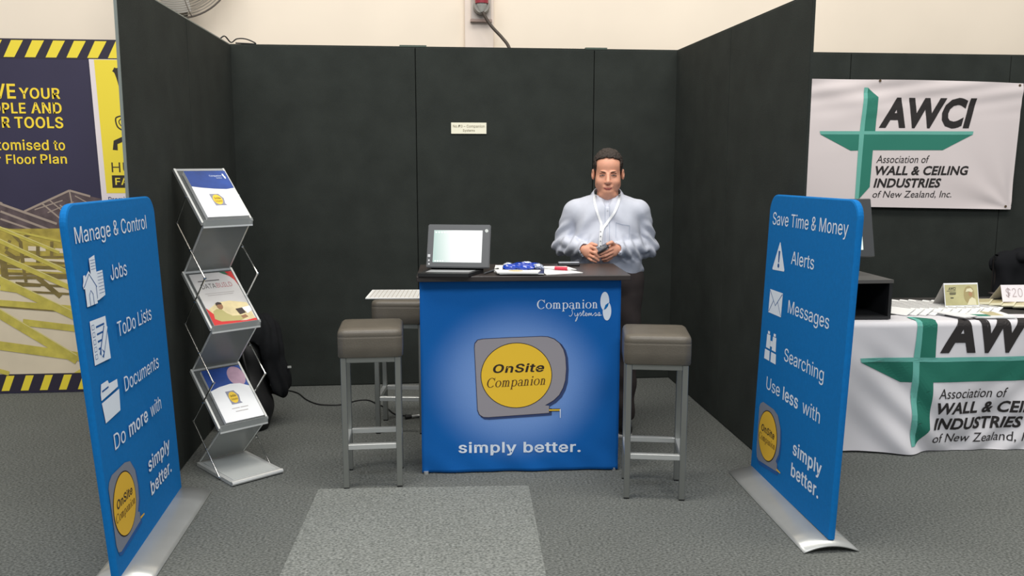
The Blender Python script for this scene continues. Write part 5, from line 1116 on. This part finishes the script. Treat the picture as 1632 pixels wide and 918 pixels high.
# ================================================================== signed-distance modelling for soft shapes
class Field:
    def __init__(s, lo, hi, h):
        s.lo = np.array(lo, np.float32); s.h = h; n = np.ceil((np.array(hi)-np.array(lo))/h).astype(int)+1; s.n = n
        s.ax = [s.lo[i]+h*np.arange(n[i], dtype=np.float32) for i in range(3)]
        s.F = np.full(tuple(n), 0.5, np.float32)
    def _sl(s, a, b):
        i0 = np.maximum(0, np.floor((a-s.lo)/s.h).astype(int)); i1 = np.minimum(s.n, np.ceil((b-s.lo)/s.h).astype(int)+1)
        if np.any(i1 <= i0): return None
        sl = tuple(slice(i0[k], i1[k]) for k in range(3))
        X = s.ax[0][sl[0]][:, None, None]; Y = s.ax[1][sl[1]][None, :, None]; Z = s.ax[2][sl[2]][None, None, :]
        return sl, X, Y, Z
    def _mix(s, sl, d, k, op):
        A = s.F[sl]
        if op == 'add':
            if k <= 0: s.F[sl] = np.minimum(A, d)
            else:
                h = np.clip(0.5+0.5*(A-d)/k, 0, 1); s.F[sl] = A*(1-h)+d*h-k*h*(1-h)
        else:
            d = -d
            if k <= 0: s.F[sl] = np.maximum(A, d)
            else:
                h = np.clip(0.5-0.5*(A-d)/k, 0, 1); s.F[sl] = A*(1-h)+d*h+k*h*(1-h)
    def ell(s, c, r, k=0.01, op='add', rot=None):
        c = np.array(c, np.float32); r = np.array(r, np.float32); m = float(r.max())+k+0.025; q = s._sl(c-m, c+m)
        if q is None: return s
        sl, X, Y, Z = q; x, y, z = X-c[0], Y-c[1], Z-c[2]
        if rot is not None:
            M = np.array(rot, np.float32).T
            x, y, z = M[0, 0]*x+M[0, 1]*y+M[0, 2]*z, M[1, 0]*x+M[1, 1]*y+M[1, 2]*z, M[2, 0]*x+M[2, 1]*y+M[2, 2]*z
        k0 = np.sqrt((x/r[0])**2+(y/r[1])**2+(z/r[2])**2)+1e-9; k1 = np.sqrt((x/r[0]**2)**2+(y/r[1]**2)**2+(z/r[2]**2)**2)+1e-9
        s._mix(sl, k0*(k0-1)/k1, k, op); return s
    def cone(s, a, b, ra, rb, k=0.01, op='add'):
        a = np.array(a, np.float32); b = np.array(b, np.float32); m = max(ra, rb)+k+0.02
        q = s._sl(np.minimum(a, b)-m, np.maximum(a, b)+m)
        if q is None: return s
        sl, X, Y, Z = q; ba = b-a; L = float(ba@ba); t_ = np.clip(((X-a[0])*ba[0]+(Y-a[1])*ba[1]+(Z-a[2])*ba[2])/L, 0, 1)
        d = np.sqrt((X-a[0]-ba[0]*t_)**2+(Y-a[1]-ba[1]*t_)**2+(Z-a[2]-ba[2]*t_)**2)-(ra+(rb-ra)*t_)
        s._mix(sl, d, k, op); return s
    def chain(s, pts, rs, k=0.006):
        for i in range(len(pts)-1): s.cone(pts[i], pts[i+1], rs[i], rs[i+1], k)
        return s
    def clip(s, fn):
        """keep where fn(X,Y,Z) < 0"""
        X = s.ax[0][:, None, None]; Y = s.ax[1][None, :, None]; Z = s.ax[2][None, None, :]
        s.F = np.maximum(s.F, fn(X, Y, Z).astype(np.float32)); return s
    def mesh(s):
        F = s.F; S = F < 0; n = s.n
        c = [S[i:n[0]-1+i, j:n[1]-1+j, k:n[2]-1+k] for i in (0, 1) for j in (0, 1) for k in (0, 1)]
        cnt = sum(x.astype(np.int8) for x in c); act = np.argwhere((cnt > 0) & (cnt < 8)); idx = -np.ones((n[0]-1, n[1]-1, n[2]-1), np.int32); idx[tuple(act.T)] = np.arange(len(act))
        P = np.zeros((len(act), 3), np.float32); C = np.zeros(len(act), np.float32)
        for e0 in ((0, 0, 0), (0, 0, 1), (0, 1, 0), (0, 1, 1), (1, 0, 0), (1, 0, 1), (1, 1, 0), (1, 1, 1)):
            for ax_ in range(3):
                if e0[ax_]: continue
                e1 = list(e0); e1[ax_] = 1
                A = act+np.array(e0); B_ = act+np.array(e1); fa = F[tuple(A.T)]; fb = F[tuple(B_.T)]; m = (fa < 0) != (fb < 0)
                t_ = np.where(m, fa/(fa-fb+1e-12), 0)[:, None]; pt = A+(B_-A)*t_; P += np.where(m[:, None], pt, 0); C += m
        P = P/C[:, None]*s.h+s.lo
        Q = []
        for ax_ in range(3):
            o1, o2 = [k for k in range(3) if k != ax_]
            a_sl = [slice(None)]*3; b_sl = [slice(None)]*3; a_sl[ax_] = slice(0, -1); b_sl[ax_] = slice(1, None)
            A = S[tuple(a_sl)]; B_ = S[tuple(b_sl)]; e = np.argwhere(A != B_)
            e = e[(e[:, o1] > 0) & (e[:, o2] > 0) & (e[:, o1] < n[o1]-1) & (e[:, o2] < n[o2]-1)]
            v1 = np.zeros(3, int); v1[o1] = 1; v2 = np.zeros(3, int); v2[o2] = 1
            q = np.stack([idx[tuple((e-v1-v2).T)], idx[tuple((e-v2).T)], idx[tuple(e.T)], idx[tuple((e-v1).T)]], 1)
            inside = A[tuple(e.T)]; flip = inside if ax_ != 1 else ~inside
            q[~flip] = q[~flip][:, ::-1]; Q.append(q)
        return P, np.concatenate(Q)
def npmesh(name, P, Q, m, parent=None, smooth_iter=1, disp=None, **kw):
    if smooth_iter:
        E = np.concatenate([Q[:, [0, 1]], Q[:, [1, 2]], Q[:, [2, 3]], Q[:, [3, 0]]])
        for _ in range(smooth_iter):
            A = np.zeros_like(P, dtype=np.float64); c = np.zeros(len(P))
            for i in range(3): A[:, i] = np.bincount(E[:, 0], P[E[:, 1], i], len(P))+np.bincount(E[:, 1], P[E[:, 0], i], len(P))
            c = np.bincount(E[:, 0], minlength=len(P))+np.bincount(E[:, 1], minlength=len(P))
            P = 0.5*P+0.5*A/np.maximum(c, 1)[:, None]
    if disp is not None:
        a, b, c = P[Q[:, 0]], P[Q[:, 1]], P[Q[:, 2]]; fn = np.cross(b-a, c-a); N = np.zeros_like(P)
        for k in range(4):
            for i in range(3): N[:, i] += np.bincount(Q[:, k], fn[:, i], len(P))
        N /= np.linalg.norm(N, axis=1)[:, None]+1e-12; P = P+N*disp(P, N)[:, None]
    me = bpy.data.meshes.new(name); me.vertices.add(len(P)); me.vertices.foreach_set('co', P.astype(np.float32).ravel())
    me.loops.add(len(Q)*4); me.loops.foreach_set('vertex_index', Q.astype(np.int32).ravel()); me.polygons.add(len(Q))
    me.polygons.foreach_set('loop_start', np.arange(0, len(Q)*4, 4, dtype=np.int32)); me.polygons.foreach_set('use_smooth', np.ones(len(Q), bool))
    me.materials.append(m); me.update(calc_edges=True); me.validate()
    o = bpy.data.objects.new(name, me); COL.objects.link(o)
    if parent: o.parent = parent
    return setp(o, **kw)

# ================================================================== THE MAN
def person():
    ROT = -0.20
    t = empty('person', (2.290, -1.135, 0), ROT, 'man in a pale blue shirt and white lanyard standing behind the counter', 'person')
    def torso(f, g, k=0.03):
        f.ell((0, 0.0, 1.245), (0.190+g, 0.118+g, 0.125+g), k)
        f.ell((0, -0.025, 1.06), (0.200+g, 0.150+g, 0.175+g), k)
        f.ell((0, 0.0, 0.95), (0.205+g, 0.140+g, 0.13+g), k)
        for s_ in (-1, 1):
            f.ell((s_*0.075, -0.060, 1.20), (0.085+g, 0.050+g, 0.085+g), 0.05)
            f.cone((s_*0.050, 0.020, 1.334), (s_*0.155, 0.012, 1.280), 0.034+g, 0.060+g, k)
    SH = {-1: [(-0.182, 0.012, 1.272), (-0.243, 0.040, 1.085), (-0.128, -0.205, 1.082)], 1: [(0.176, 0.012, 1.272), (0.226, 0.040, 1.075), (0.068, -0.205, 1.085)]}
    def arms(f, g, k=0.015, full=True):
        for s_ in (-1, 1):
            a, b, c = SH[s_]
            f.cone(a, b, 0.060+g, 0.048+g, k); 
            e = tuple(b[i]+(c[i]-b[i])*(1.0 if full else 0.98) for i in range(3))
            f.cone(b, e, 0.046+g, 0.026+g*1.0, k)
    # ---------------- body (skin): head, neck, trunk, arms, hands, legs in one surface
    f = Field((-0.36, -0.33, -0.01), (0.36, 0.22, 1.66), 0.0034)
    torso(f, -0.014); arms(f, -0.014)
    for s_ in (-1, 1):
        f.chain([(s_*0.10, 0.0, 0.88), (s_*0.105, -0.01, 0.48), (s_*0.105, 0.02, 0.09)], [0.085, 0.055, 0.036], 0.02)
        f.cone((s_*0.115, 0.02, 0.07), (s_*0.122, -0.12, 0.042), 0.028, 0.020, 0.01)
    # head
    hx = 0.002
    f.ell((hx, 0.018, 1.545), (0.076, 0.094, 0.077), 0.01)
    f.ell((hx, -0.028, 1.530), (0.070, 0.064, 0.060), 0.02)
    f.ell((hx, -0.026, 1.462), (0.071, 0.068, 0.075), 0.02)
    f.ell((hx, -0.022, 1.425), (0.069, 0.066, 0.046), 0.02)
    f.ell((hx, -0.074, 1.393), (0.030, 0.026, 0.020), 0.02)
    f.ell((hx, -0.040, 1.372), (0.052, 0.046, 0.028), 0.02)
    f.cone((hx, 0.014, 1.43), (hx, 0.020, 1.30), 0.058, 0.062, 0.012)
    for s_ in (-1, 1):
        f.ell((hx+s_*0.040, -0.066, 1.446), (0.024, 0.022, 0.022), 0.02)          # cheeks
        f.ell((hx+s_*0.031, -0.088, 1.4985), (0.022, 0.010, 0.006), 0.010)        # brow
        f.ell((hx+s_*0.0315, -0.1015, 1.4825), (0.016, 0.012, 0.009), 0.010, 'sub')
        f.ell((hx+s_*0.0315, -0.0795, 1.4815), (0.0165, 0.013, 0.0105), 0.003)
        f.ell((hx+s_*0.084, 0.006, 1.486), (0.010, 0.017, 0.031), 0.006)
        f.ell((hx+s_*0.089, 0.000, 1.490), (0.006, 0.009, 0.016), 0.004, 'sub')
        f.ell((hx+s_*0.0125, -0.1035, 1.4425), (0.0085, 0.010, 0.0075), 0.006)
    f.cone((hx, -0.090, 1.484), (hx, -0.1125, 1.4465), 0.0085, 0.0125, 0.010)
    f.ell((hx, -0.089, 1.417), (0.026, 0.012, 0.010), 0.012)
    f.ell((hx, -0.102, 1.4085), (0.024, 0.010, 0.0022), 0.004, 'sub')
    for s_ in (-1, 1): f.cone((hx+s_*0.022, -0.100, 1.4410), (hx+s_*0.040, -0.090, 1.414), 0.002, 0.002, 0.004, 'sub')
    # hands
    # his right hand (left in view), closed over the phone's lower edge
    f.chain([(-0.140, -0.188, 1.079), (-0.122, -0.222, 1.078)], [0.024, 0.025], 0.008)
    f.ell((-0.098, -0.238, 1.069), (0.034, 0.019, 0.036), 0.012)
    f.chain([(-0.090, -0.240, 1.096), (-0.064, -0.268, 1.092), (-0.048, -0.268, 1.066)], [0.0100, 0.0090, 0.0078], 0.003)
    f.chain([(-0.094, -0.243, 1.074), (-0.064, -0.274, 1.068), (-0.040, -0.270, 1.044)], [0.0102, 0.0092, 0.0078], 0.003)
    f.chain([(-0.098, -0.241, 1.053), (-0.070, -0.272, 1.045), (-0.042, -0.266, 1.026)], [0.0098, 0.0088, 0.0075], 0.003)
    f.chain([(-0.104, -0.234, 1.038), (-0.080, -0.262, 1.026), (-0.056, -0.258, 1.016)], [0.0090, 0.0080, 0.0068], 0.003)
    f.chain([(-0.108, -0.226, 1.094), (-0.082, -0.232, 1.112), (-0.056, -0.238, 1.106)], [0.0120, 0.0105, 0.0088], 0.004)
    # his left hand, phone lying in the fingers, thumb on top
    f.chain([(0.082, -0.186, 1.084), (0.060, -0.216, 1.085)], [0.023, 0.025], 0.008)
    f.ell((0.036, -0.236, 1.078), (0.030, 0.020, 0.036), 0.012)
    f.chain([(0.040, -0.236, 1.108), (0.026, -0.262, 1.124), (0.004, -0.272, 1.116)], [0.0120, 0.0105, 0.0088], 0.004)
    f.chain([(0.032, -0.250, 1.090), (-0.002, -0.276, 1.076), (-0.032, -0.276, 1.062)], [0.0100, 0.0090, 0.0076], 0.003)
    f.chain([(0.030, -0.250, 1.069), (-0.004, -0.272, 1.054), (-0.026, -0.268, 1.047)], [0.0100, 0.0090, 0.0076], 0.003)
    f.chain([(0.028, -0.243, 1.050), (-0.002, -0.258, 1.036), (-0.022, -0.254, 1.030)], [0.0094, 0.0084, 0.0072], 0.003)
    f.chain([(0.028, -0.228, 1.038), (0.004, -0.238, 1.022), (-0.014, -0.236, 1.018)], [0.0086, 0.0076, 0.0066], 0.003)
    P, Q = f.mesh(); body = npmesh('body', P, Q, M_skin, t, 1)
    del f
    # ---------------- hair
    f = Field((-0.11, -0.12, 1.40), (0.11, 0.14, 1.66), 0.003)
    f.ell((hx, 0.018, 1.548), (0.084, 0.102, 0.086), 0.01); f.ell((hx, -0.026, 1.540), (0.076, 0.070, 0.066), 0.02)
    f.ell((hx, 0.03, 1.48), (0.080, 0.085, 0.06), 0.02)
    f.clip(lambda X, Y, Z: np.maximum(1.502-0.75*np.clip(Y-0.012, 0, 0.08)-Z+0*X, -np.maximum(np.maximum((Z-1.574)+0.45*(Y+0.068)+0.002*np.sin(X*160+0.6), 0.8*(np.abs(X-0.002)-0.0660)), 0.8*(Y-0.0)+0*Z)))
    P, Q = f.mesh()
    def hd(P, N): return np.array([0.0035*noise.noise(Vector((p[0]*90, p[1]*60, p[2]*90))) for p in P])
    npmesh('hair', P, Q, M_hair, t, 1, hd)
    # ---------------- facial details
    dk = mat('eye_dark', (58, 40, 34), 0.35); wh = mat('eye_white', (198, 186, 178), 0.35)
    for s_ in (-1, 1):
        V = []; F = []
        e = MB().tube(crom([(hx+s_*0.019, -0.0905, 1.4800), (hx+s_*0.026, -0.0935, 1.4822), (hx+s_*0.034, -0.0935, 1.4822), (hx+s_*0.0435, -0.0865, 1.4795)], 4), [0.0006]+[0.0021]*11+[0.0006], 6).build('eye', wh, t, smooth=True)
        MB().tube([(hx+s_*0.0268, -0.0949, 1.4820), (hx+s_*0.0345, -0.0949, 1.4820)], 0.0018, 6).build('iris', dk, e)
        MB().tube(crom([(hx+s_*0.018, -0.0925, 1.4812), (hx+s_*0.0265, -0.0955, 1.4848), (hx+s_*0.035, -0.0950, 1.4846), (hx+s_*0.0455, -0.0865, 1.4800)], 4), 0.0012, 5).build('eyelashes', dk, t, smooth=True)
        MB().tube(crom([(hx+s_*0.015, -0.0965, 1.4975), (hx+s_*0.027, -0.0985, 1.5010), (hx+s_*0.039, -0.0935, 1.5022), (hx+s_*0.051, -0.0810, 1.4995)], 4), [0.0020]+[0.0034]*11+[0.001], 6).build('eyebrow', mat('eyebrow_brown', (96, 66, 52), 0.8), t, smooth=True)
    lip = mat('lips_pink', (186, 104, 94), 0.5)
    MB().tube(crom([(hx-0.029, -0.0868, 1.4195), (hx-0.013, -0.0985, 1.4118), (hx, -0.1005, 1.4100), (hx+0.013, -0.0985, 1.4118), (hx+0.029, -0.0868, 1.4195)], 4), [0.0008]+[0.0026]*15+[0.0008], 6).build('upper_lip', lip, t, smooth=True)
    MB().tube(crom([(hx-0.022, -0.0900, 1.4120), (hx-0.010, -0.0985, 1.4055), (hx, -0.1000, 1.4045), (hx+0.010, -0.0985, 1.4055), (hx+0.022, -0.0900, 1.4120)], 4), [0.0008]+[0.0032]*15+[0.0008], 6).build('lower_lip', lip, t, smooth=True)
    MB().tube(crom([(hx-0.030, -0.0875, 1.4192), (hx-0.013, -0.1010, 1.4095), (hx, -0.1032, 1.4075), (hx+0.013, -0.1010, 1.4095), (hx+0.030, -0.0875, 1.4192)], 4), 0.0010, 5).build('mouth_line', mat('mouth_dark', (110, 52, 48), 0.6), t, smooth=True)
    # ---------------- shirt
    f = Field((-0.36, -0.27, 0.88), (0.36, 0.22, 1.44), 0.0045)
    torso(f, 0.008, 0.03)
    for s_ in (-1, 1):
        a, b, c = SH[s_]
        f.cone(a, b, 0.070, 0.060, 0.02)
        m_ = tuple(b[i]*0.45+c[i]*0.55+(0, 0, -0.006)[i] for i in range(3))
        f.cone(b, m_, 0.063, 0.052, 0.014); f.cone(m_, c, 0.052, 0.037, 0.012)
        f.ell((b[0]*1.0, b[1]+0.0, b[2]-0.012), (0.066, 0.062, 0.056), 0.02)
        d = np.array(c)-np.array(m_); d /= np.linalg.norm(d); c0 = np.array(c)-d*0.035
        f.cone(tuple(c0), tuple(np.array(c)+d*0.004), 0.040, 0.0375, 0.004)                 # cuff
        # neck opening and hem
    f.cone((0, 0.014, 1.345), (0, 0.014, 1.5), 0.066, 0.085, 0.004, 'sub'); f.cone((0, -0.100, 1.312), (0, -0.080, 1.42), 0.012, 0.070, 0.006, 'sub')
    f.clip(lambda X, Y, Z: (0.922+0.010*np.sin(X*14)+0*Y)-Z)
    # hollow the cuff ends
    for s_ in (-1, 1):
        a, b, c = SH[s_]; d = np.array(c)-np.array(b); d /= np.linalg.norm(d)
        f.cone(tuple(np.array(c)+d*0.030), tuple(np.array(c)+d*0.07), 0.030, 0.03, 0.0, 'sub')
    P, Q = f.mesh()
    def sd(P, N):
        x, y, z = P[:, 0], P[:, 1], P[:, 2]; ax_ = np.abs(x); out = np.zeros(len(P))
        arm = np.clip((ax_-0.19)/0.04, 0, 1)
        fore = np.clip((-y-0.02)/0.05, 0, 1)*np.clip((ax_-0.05)/0.05, 0, 1)*np.clip((1.16-z)/0.03, 0, 1)*np.clip((z-1.0)/0.02, 0, 1)
        out += arm*0.0070*np.sin(z*95+ax_*60+np.sin(y*50)*1.2)*np.clip((1.25-z)/0.08, 0, 1)
        out += fore*0.0055*np.sin(ax_*130+z*70)
        tor = 1-arm
        out += tor*0.0060*np.sin((z*38+ax_*48+np.sin(x*22)))*np.clip((1.33-z)/0.1, 0, 1)*np.clip((-y)/0.05, 0, 1)
        out += tor*0.0050*np.sin(x*62+z*14+3*np.sin(z*11))*np.clip((1.05-z)/0.1, 0, 1)
        n_ = np.array([noise.noise(Vector((p[0]*16, p[1]*16, p[2]*11))) for p in P]); out += 0.0035*n_
        return out
    shirt = npmesh('shirt', P, Q, M_shirt, t, 1, sd)
    bv = BVHTree.FromPolygons([tuple(v.co) for v in shirt.data.vertices], [tuple(p.vertices) for p in shirt.data.polygons])
    def front(x, z, o=0.003):
        h = bv.ray_cast(Vector((x, -0.6, z)), Vector((0, 1, 0)))
        return Vector((x, (h[0].y if h[0] else -0.1)-o, z))
    # collar
    V = []; F = []; n = 40
    for lay in (0, 1):
        for i in range(n+1):
            ph = (-0.955+1.91*i/n)*PI; fr_ = (1-math.cos(ph))/2
            rx, ry = 0.0740, 0.070; th = 0.0045*lay
            zt = 1.410-0.090*fr_**2; fl = fr_**6
            for (kx, dz) in ((1.0, 0.0), (1.30, -0.024-0.020*fr_**2-0.012*fl)):
                V.append((math.sin(ph)*(rx*kx+th)+0.0, 0.014+math.cos(ph)*(ry*kx+th)*(1.0+0.42*fr_**2), zt+dz))
    m_ = 2*(n+1)
    for i in range(n):
        a = 2*i; F += [(a, a+2, a+3, a+1), (a+m_, a+1+m_, a+3+m_, a+2+m_), (a, a+m_, a+2+m_, a+2), (a+1, a+3, a+3+m_, a+1+m_)]
    F += [(0, 1, 1+m_, m_), (2*n, 2*n+m_, 2*n+1+m_, 2*n+1)]
    meshobj('collar', V, F, M_shirt, t, True)
    def strip(pts, wd, o, name, m, n_=10, th=0.0012):
        C = crom([(x, 0, z) for x, z in pts], n_); V = []; F = []
        for i, p_ in enumerate(C):
            tt = C[min(i+1, len(C)-1)]-C[max(i-1, 0)]; tt.normalize(); sd_ = Vector((tt.z, 0, -tt.x))*wd/2
            for k in (-1, 0, 1): q = front(p_.x+sd_.x*k, p_.z+sd_.z*k, o); V.append(q)
        for i in range(len(C)-1):
            for k in (0, 1): a = i*3+k; F.append((a, a+1, a+4, a+3))
        return meshobj(name, V, F, m, t, True)
    lan = mat('white_lanyard', (236, 238, 240), 0.6)
    strip([(-0.066, 1.375), (-0.072, 1.345), (-0.058, 1.29), (-0.038, 1.235), (-0.030, 1.215)], 0.013, 0.004, 'lanyard', lan)
    strip([(0.070, 1.378), (0.064, 1.34), (0.040, 1.28), (0.002, 1.225), (-0.022, 1.19), (-0.030, 1.15), (-0.034, 1.10)], 0.014, 0.006, 'lanyard', lan)
    strip([(-0.030, 1.215), (-0.033, 1.17), (-0.037, 1.10), (-0.037, 1.07)], 0.014, 0.008, 'lanyard', lan)
    for k in range(4):
        q = front(-0.034, 1.175-0.026*k, 0.011); MB().boxz(q.x-0.003, q.x+0.003, q.y-0.0006, q.y, q.z-0.003, q.z+0.003).build('lanyard_print', mat('lanyard_mark', (110, 116, 124), 0.6), t)
    seam = mat('shirt_seam', (158, 168, 188), 0.9)
    strip([(-0.012, 1.315), (-0.010, 1.15), (-0.008, 0.94)], 0.0022, 0.0012, 'placket_seam', seam); strip([(0.014, 1.315), (0.015, 1.15), (0.016, 0.94)], 0.0022, 0.0012, 'placket_seam', seam)
    strip([(0.050, 1.222), (0.085, 1.212), (0.126, 1.206)], 0.0030, 0.0014, 'pocket_edge', seam); strip([(0.050, 1.222), (0.050, 1.14)], 0.0016, 0.0012, 'pocket_edge', seam); strip([(0.126, 1.206), (0.122, 1.13)], 0.0016, 0.0012, 'pocket_edge', seam)
    for z in (1.29, 1.21, 0.99):
        q = front(0.002, z, 0.002); MB().lathe([(0.0045, 0), (0.0045, -0.0015)], tuple(q), 'y', 12).build('button', mat('button_pale', (214, 218, 226), 0.3), t)
    # ---------------- trousers, belt, shoes
    f = Field((-0.26, -0.20, 0.03), (0.26, 0.20, 0.99), 0.007)
    f.ell((0, 0.0, 0.90), (0.218, 0.150, 0.14), 0.03)
    for s_ in (-1, 1): f.chain([(s_*0.105, 0.0, 0.86), (s_*0.112, -0.01, 0.48), (s_*0.115, 0.015, 0.085)], [0.112, 0.080, 0.064], 0.02)
    f.clip(lambda X, Y, Z: Z-0.962+0*X+0*Y); f.clip(lambda X, Y, Z: 0.055-Z+0*X+0*Y)
    P, Q = f.mesh()
    npmesh('trousers', P, Q, M_trouser, t, 1, lambda P, N: 0.005*np.sin(P[:, 2]*34+P[:, 0]*26)*np.clip((0.9-P[:, 2])*3, 0, 1))
    for s_ in (-1, 1):
        f = Field((s_*0.115-0.07, -0.24, 0.0), (s_*0.115+0.07, 0.12, 0.14), 0.006)
        f.cone((s_*0.115, 0.03, 0.045), (s_*0.125, -0.14, 0.036), 0.043, 0.040, 0.02); f.cone((s_*0.115, 0.03, 0.05), (s_*0.115, 0.02, 0.10), 0.045, 0.045, 0.01)
        f.clip(lambda X, Y, Z: 0.012-Z+0*X+0*Y); P, Q = f.mesh(); sh = npmesh('shoe', P, Q, mat('black_shoe', (34, 32, 32), 0.4), t, 1)
        MB().boxz(s_*0.12-0.044, s_*0.12+0.044, -0.185, 0.075, 0.0, 0.016, 0.004, 2).build('sole', mat('pale_sole', (196, 194, 190), 0.6), sh)
    # ---------------- phone in his hands
    R_ = Matrix.Rotation(ROT, 3, 'Z'); loc = Vector((2.290, -1.135, 0)) + R_ @ Vector((-0.020, -0.245, 1.0905))
    ph = empty('phone', loc, 0, 'dark mobile phone held edge-on in both hands of the man', 'phone')
    ph.rotation_euler = (Matrix.Rotation(ROT, 3, 'Z') @ Matrix.Rotation(-0.545, 3, 'Y') @ Matrix.Rotation(0.10, 3, 'X')).to_euler()
    MB().boxz(-0.036, 0.034, -0.052, 0.070, -0.0045, 0.0045, 0.003, 2).build('casing', mat('phone_black', (36, 34, 36), 0.3), ph)
    MB().boxz(-0.031, 0.029, -0.042, 0.060, 0.0045, 0.0052).build('screen', mat('phone_glass', (14, 15, 18), 0.08), ph)
person()

# ================================================================== COATS, BAG, CABLES
def coat_and_bag():
    b = empty('black_bag', (0.215, -0.93, 0), 0.2, 'black soft bag standing on the floor under the draped coat', 'bag')
    f = Field((-0.16, -0.20, -0.01), (0.18, 0.20, 0.62), 0.009)
    f.ell((0.0, 0, 0.20), (0.115, 0.13, 0.22), 0.05); f.ell((0.0, 0, 0.42), (0.085, 0.10, 0.16), 0.05); f.ell((0.045, -0.02, 0.11), (0.09, 0.11, 0.13), 0.04)
    f.clip(lambda X, Y, Z: 0.002-Z+0*X+0*Y); P, Q = f.mesh()
    npmesh('bag_body', P, Q, mat('black_nylon', (22, 22, 23), 0.6), b, 1, lambda P, N: 0.006*np.sin(P[:, 2]*30+P[:, 0]*25))
    MB().tube(crom([(-0.03, -0.07, 0.50), (-0.02, -0.13, 0.44), (0.0, -0.145, 0.34), (0.01, -0.15, 0.22)], 6), 0.008, 6).build('strap', M_rubber, b, smooth=True)
    c = empty('black_coat', (0.215, -0.90, 0.14), 0.2, 'black coat draped in a heap beside the brochure rack', 'coat')
    f = Field((-0.20, -0.24, 0.0), (0.26, 0.26, 0.62), 0.009)
    f.cone((-0.04, 0.0, 0.46), (0.10, 0.0, 0.34), 0.095, 0.10, 0.05); f.cone((0.07, 0, 0.42), (0.12, -0.01, 0.10), 0.11, 0.105, 0.05)
    f.cone((-0.06, -0.02, 0.42), (-0.07, -0.04, 0.10), 0.10, 0.10, 0.05); f.cone((0.02, 0.04, 0.40), (0.03, 0.08, 0.10), 0.10, 0.12, 0.05)
    f.ell((0.165, -0.02, 0.14), (0.05, 0.07, 0.13), 0.03)
    f.clip(lambda X, Y, Z: (0.035+0.035*np.sin(X*22+Y*9)+0*X)-Z)
    f.ell((0.009, -0.032, 0.06), (0.125, 0.14, 0.23), 0, 'sub'); f.ell((0.009, -0.032, 0.28), (0.095, 0.11, 0.17), 0, 'sub'); P, Q = f.mesh()
    def d(P, N):
        n_ = np.array([noise.noise(Vector((p[0]*9, p[1]*9, p[2]*4))) for p in P]); return 0.022*n_+0.007*np.sin(P[:, 0]*70+8*np.sin(P[:, 2]*5)+P[:, 1]*60)
    npmesh('coat_cloth', P, Q, M_coat, c, 1, d)
    MB().box((0.228, -0.05, 0.215), (0.022, 0.004, 0.012)).build('tag', mat('pale_tag', (170, 172, 168), 0.5), c, label='small pale tag')
coat_and_bag()
def jacket():
    t = empty('office_chair', (5.47, -0.48, 0), 0.1, 'dark chair behind the right-hand table, hidden by a jacket', 'chair')
    MB().boxz(-0.22, 0.22, -0.22, 0.22, 0.44, 0.49, 0.015, 2).build('seat', M_trouser, t)
    MB().boxz(-0.20, 0.20, 0.20, 0.235, 0.52, 0.895, 0.015, 2).build('backrest', M_trouser, t)
    for sx in (-0.19, 0.19):
        for sy_ in (-0.19, 0.215): MB().tube([(sx, sy_, 0), (sx, sy_, 0.9 if sy_ > 0 else 0.44)], 0.012, 8).build('leg', M_blackpl, t)
    c = empty('black_jacket', (5.47, -0.30, 0.50), 0.1, 'black jacket hung over the chair behind the right-hand table', 'jacket')
    f = Field((-0.32, -0.2, -0.15), (0.32, 0.2, 0.50), 0.010)
    f.cone((-0.16, 0.03, 0.35), (0.16, 0.03, 0.39), 0.075, 0.085, 0.04); f.cone((-0.15, 0.0, 0.32), (-0.19, -0.01, 0.0), 0.07, 0.065, 0.03); f.cone((0.15, 0, 0.33), (0.17, -0.01, 0.0), 0.08, 0.075, 0.03)
    f.cone((-0.07, 0.03, 0.30), (-0.07, 0.03, -0.04), 0.085, 0.10, 0.05); f.cone((0.07, 0.03, 0.30), (0.07, 0.03, -0.04), 0.085, 0.10, 0.05)
    f.cone((-0.08, -0.06, 0.40), (0.10, -0.06, 0.42), 0.035, 0.04, 0.02)
    f.clip(lambda X, Y, Z: -np.maximum(np.maximum(np.abs(X+0.018)-0.212, np.abs(Y-0.038)-0.024), Z-0.408)); P, Q = f.mesh(); npmesh('jacket_cloth', P, Q, mat('black_jacket_cloth', (27, 28, 31), 0.9, spec=0.15), c, 1, lambda P, N: 0.016*np.array([noise.noise(Vector((p[0]*9, p[1]*9, p[2]*6))) for p in P])+0.005*np.sin(P[:, 0]*50+P[:, 2]*20))
jacket()
MB().tube(crom([(0.27, -0.16, 0.006), (0.30, -0.12, 0.005), (0.385, -0.20, 0.005), (0.46, -0.36, 0.005), (0.544, -0.476, 0.005), (0.62, -0.51, 0.005), (0.707, -0.506, 0.005), (0.80, -0.42, 0.005), (0.87, -0.42, 0.005), (0.93, -0.51, 0.005), (1.00, -0.62, 0.005), (1.06, -0.76, 0.005), (1.16, -0.80, 0.005), (1.30, -0.82, 0.005), (1.45, -0.75, 0.005)], 6), 0.0045, 6).build('floor_cable', M_rubber, smooth=True, label='thin black cable snaking over the carpet from the coat to the counter', cat='cable')
t = empty('cable_plug', (1.13, -0.85, 0.015), 0.25, 'black plug with a silver sleeve on the carpet behind the left stool', 'plug')
MB().tube([(-0.01, 0, 0), (0.03, 0, 0)], [0.014, 0.011], 10).build('plug_end', M_rubber, t); MB().tube([(0.03, 0, 0), (0.20, 0.02, 0)], 0.0085, 10).build('sleeve', M_alu, t)
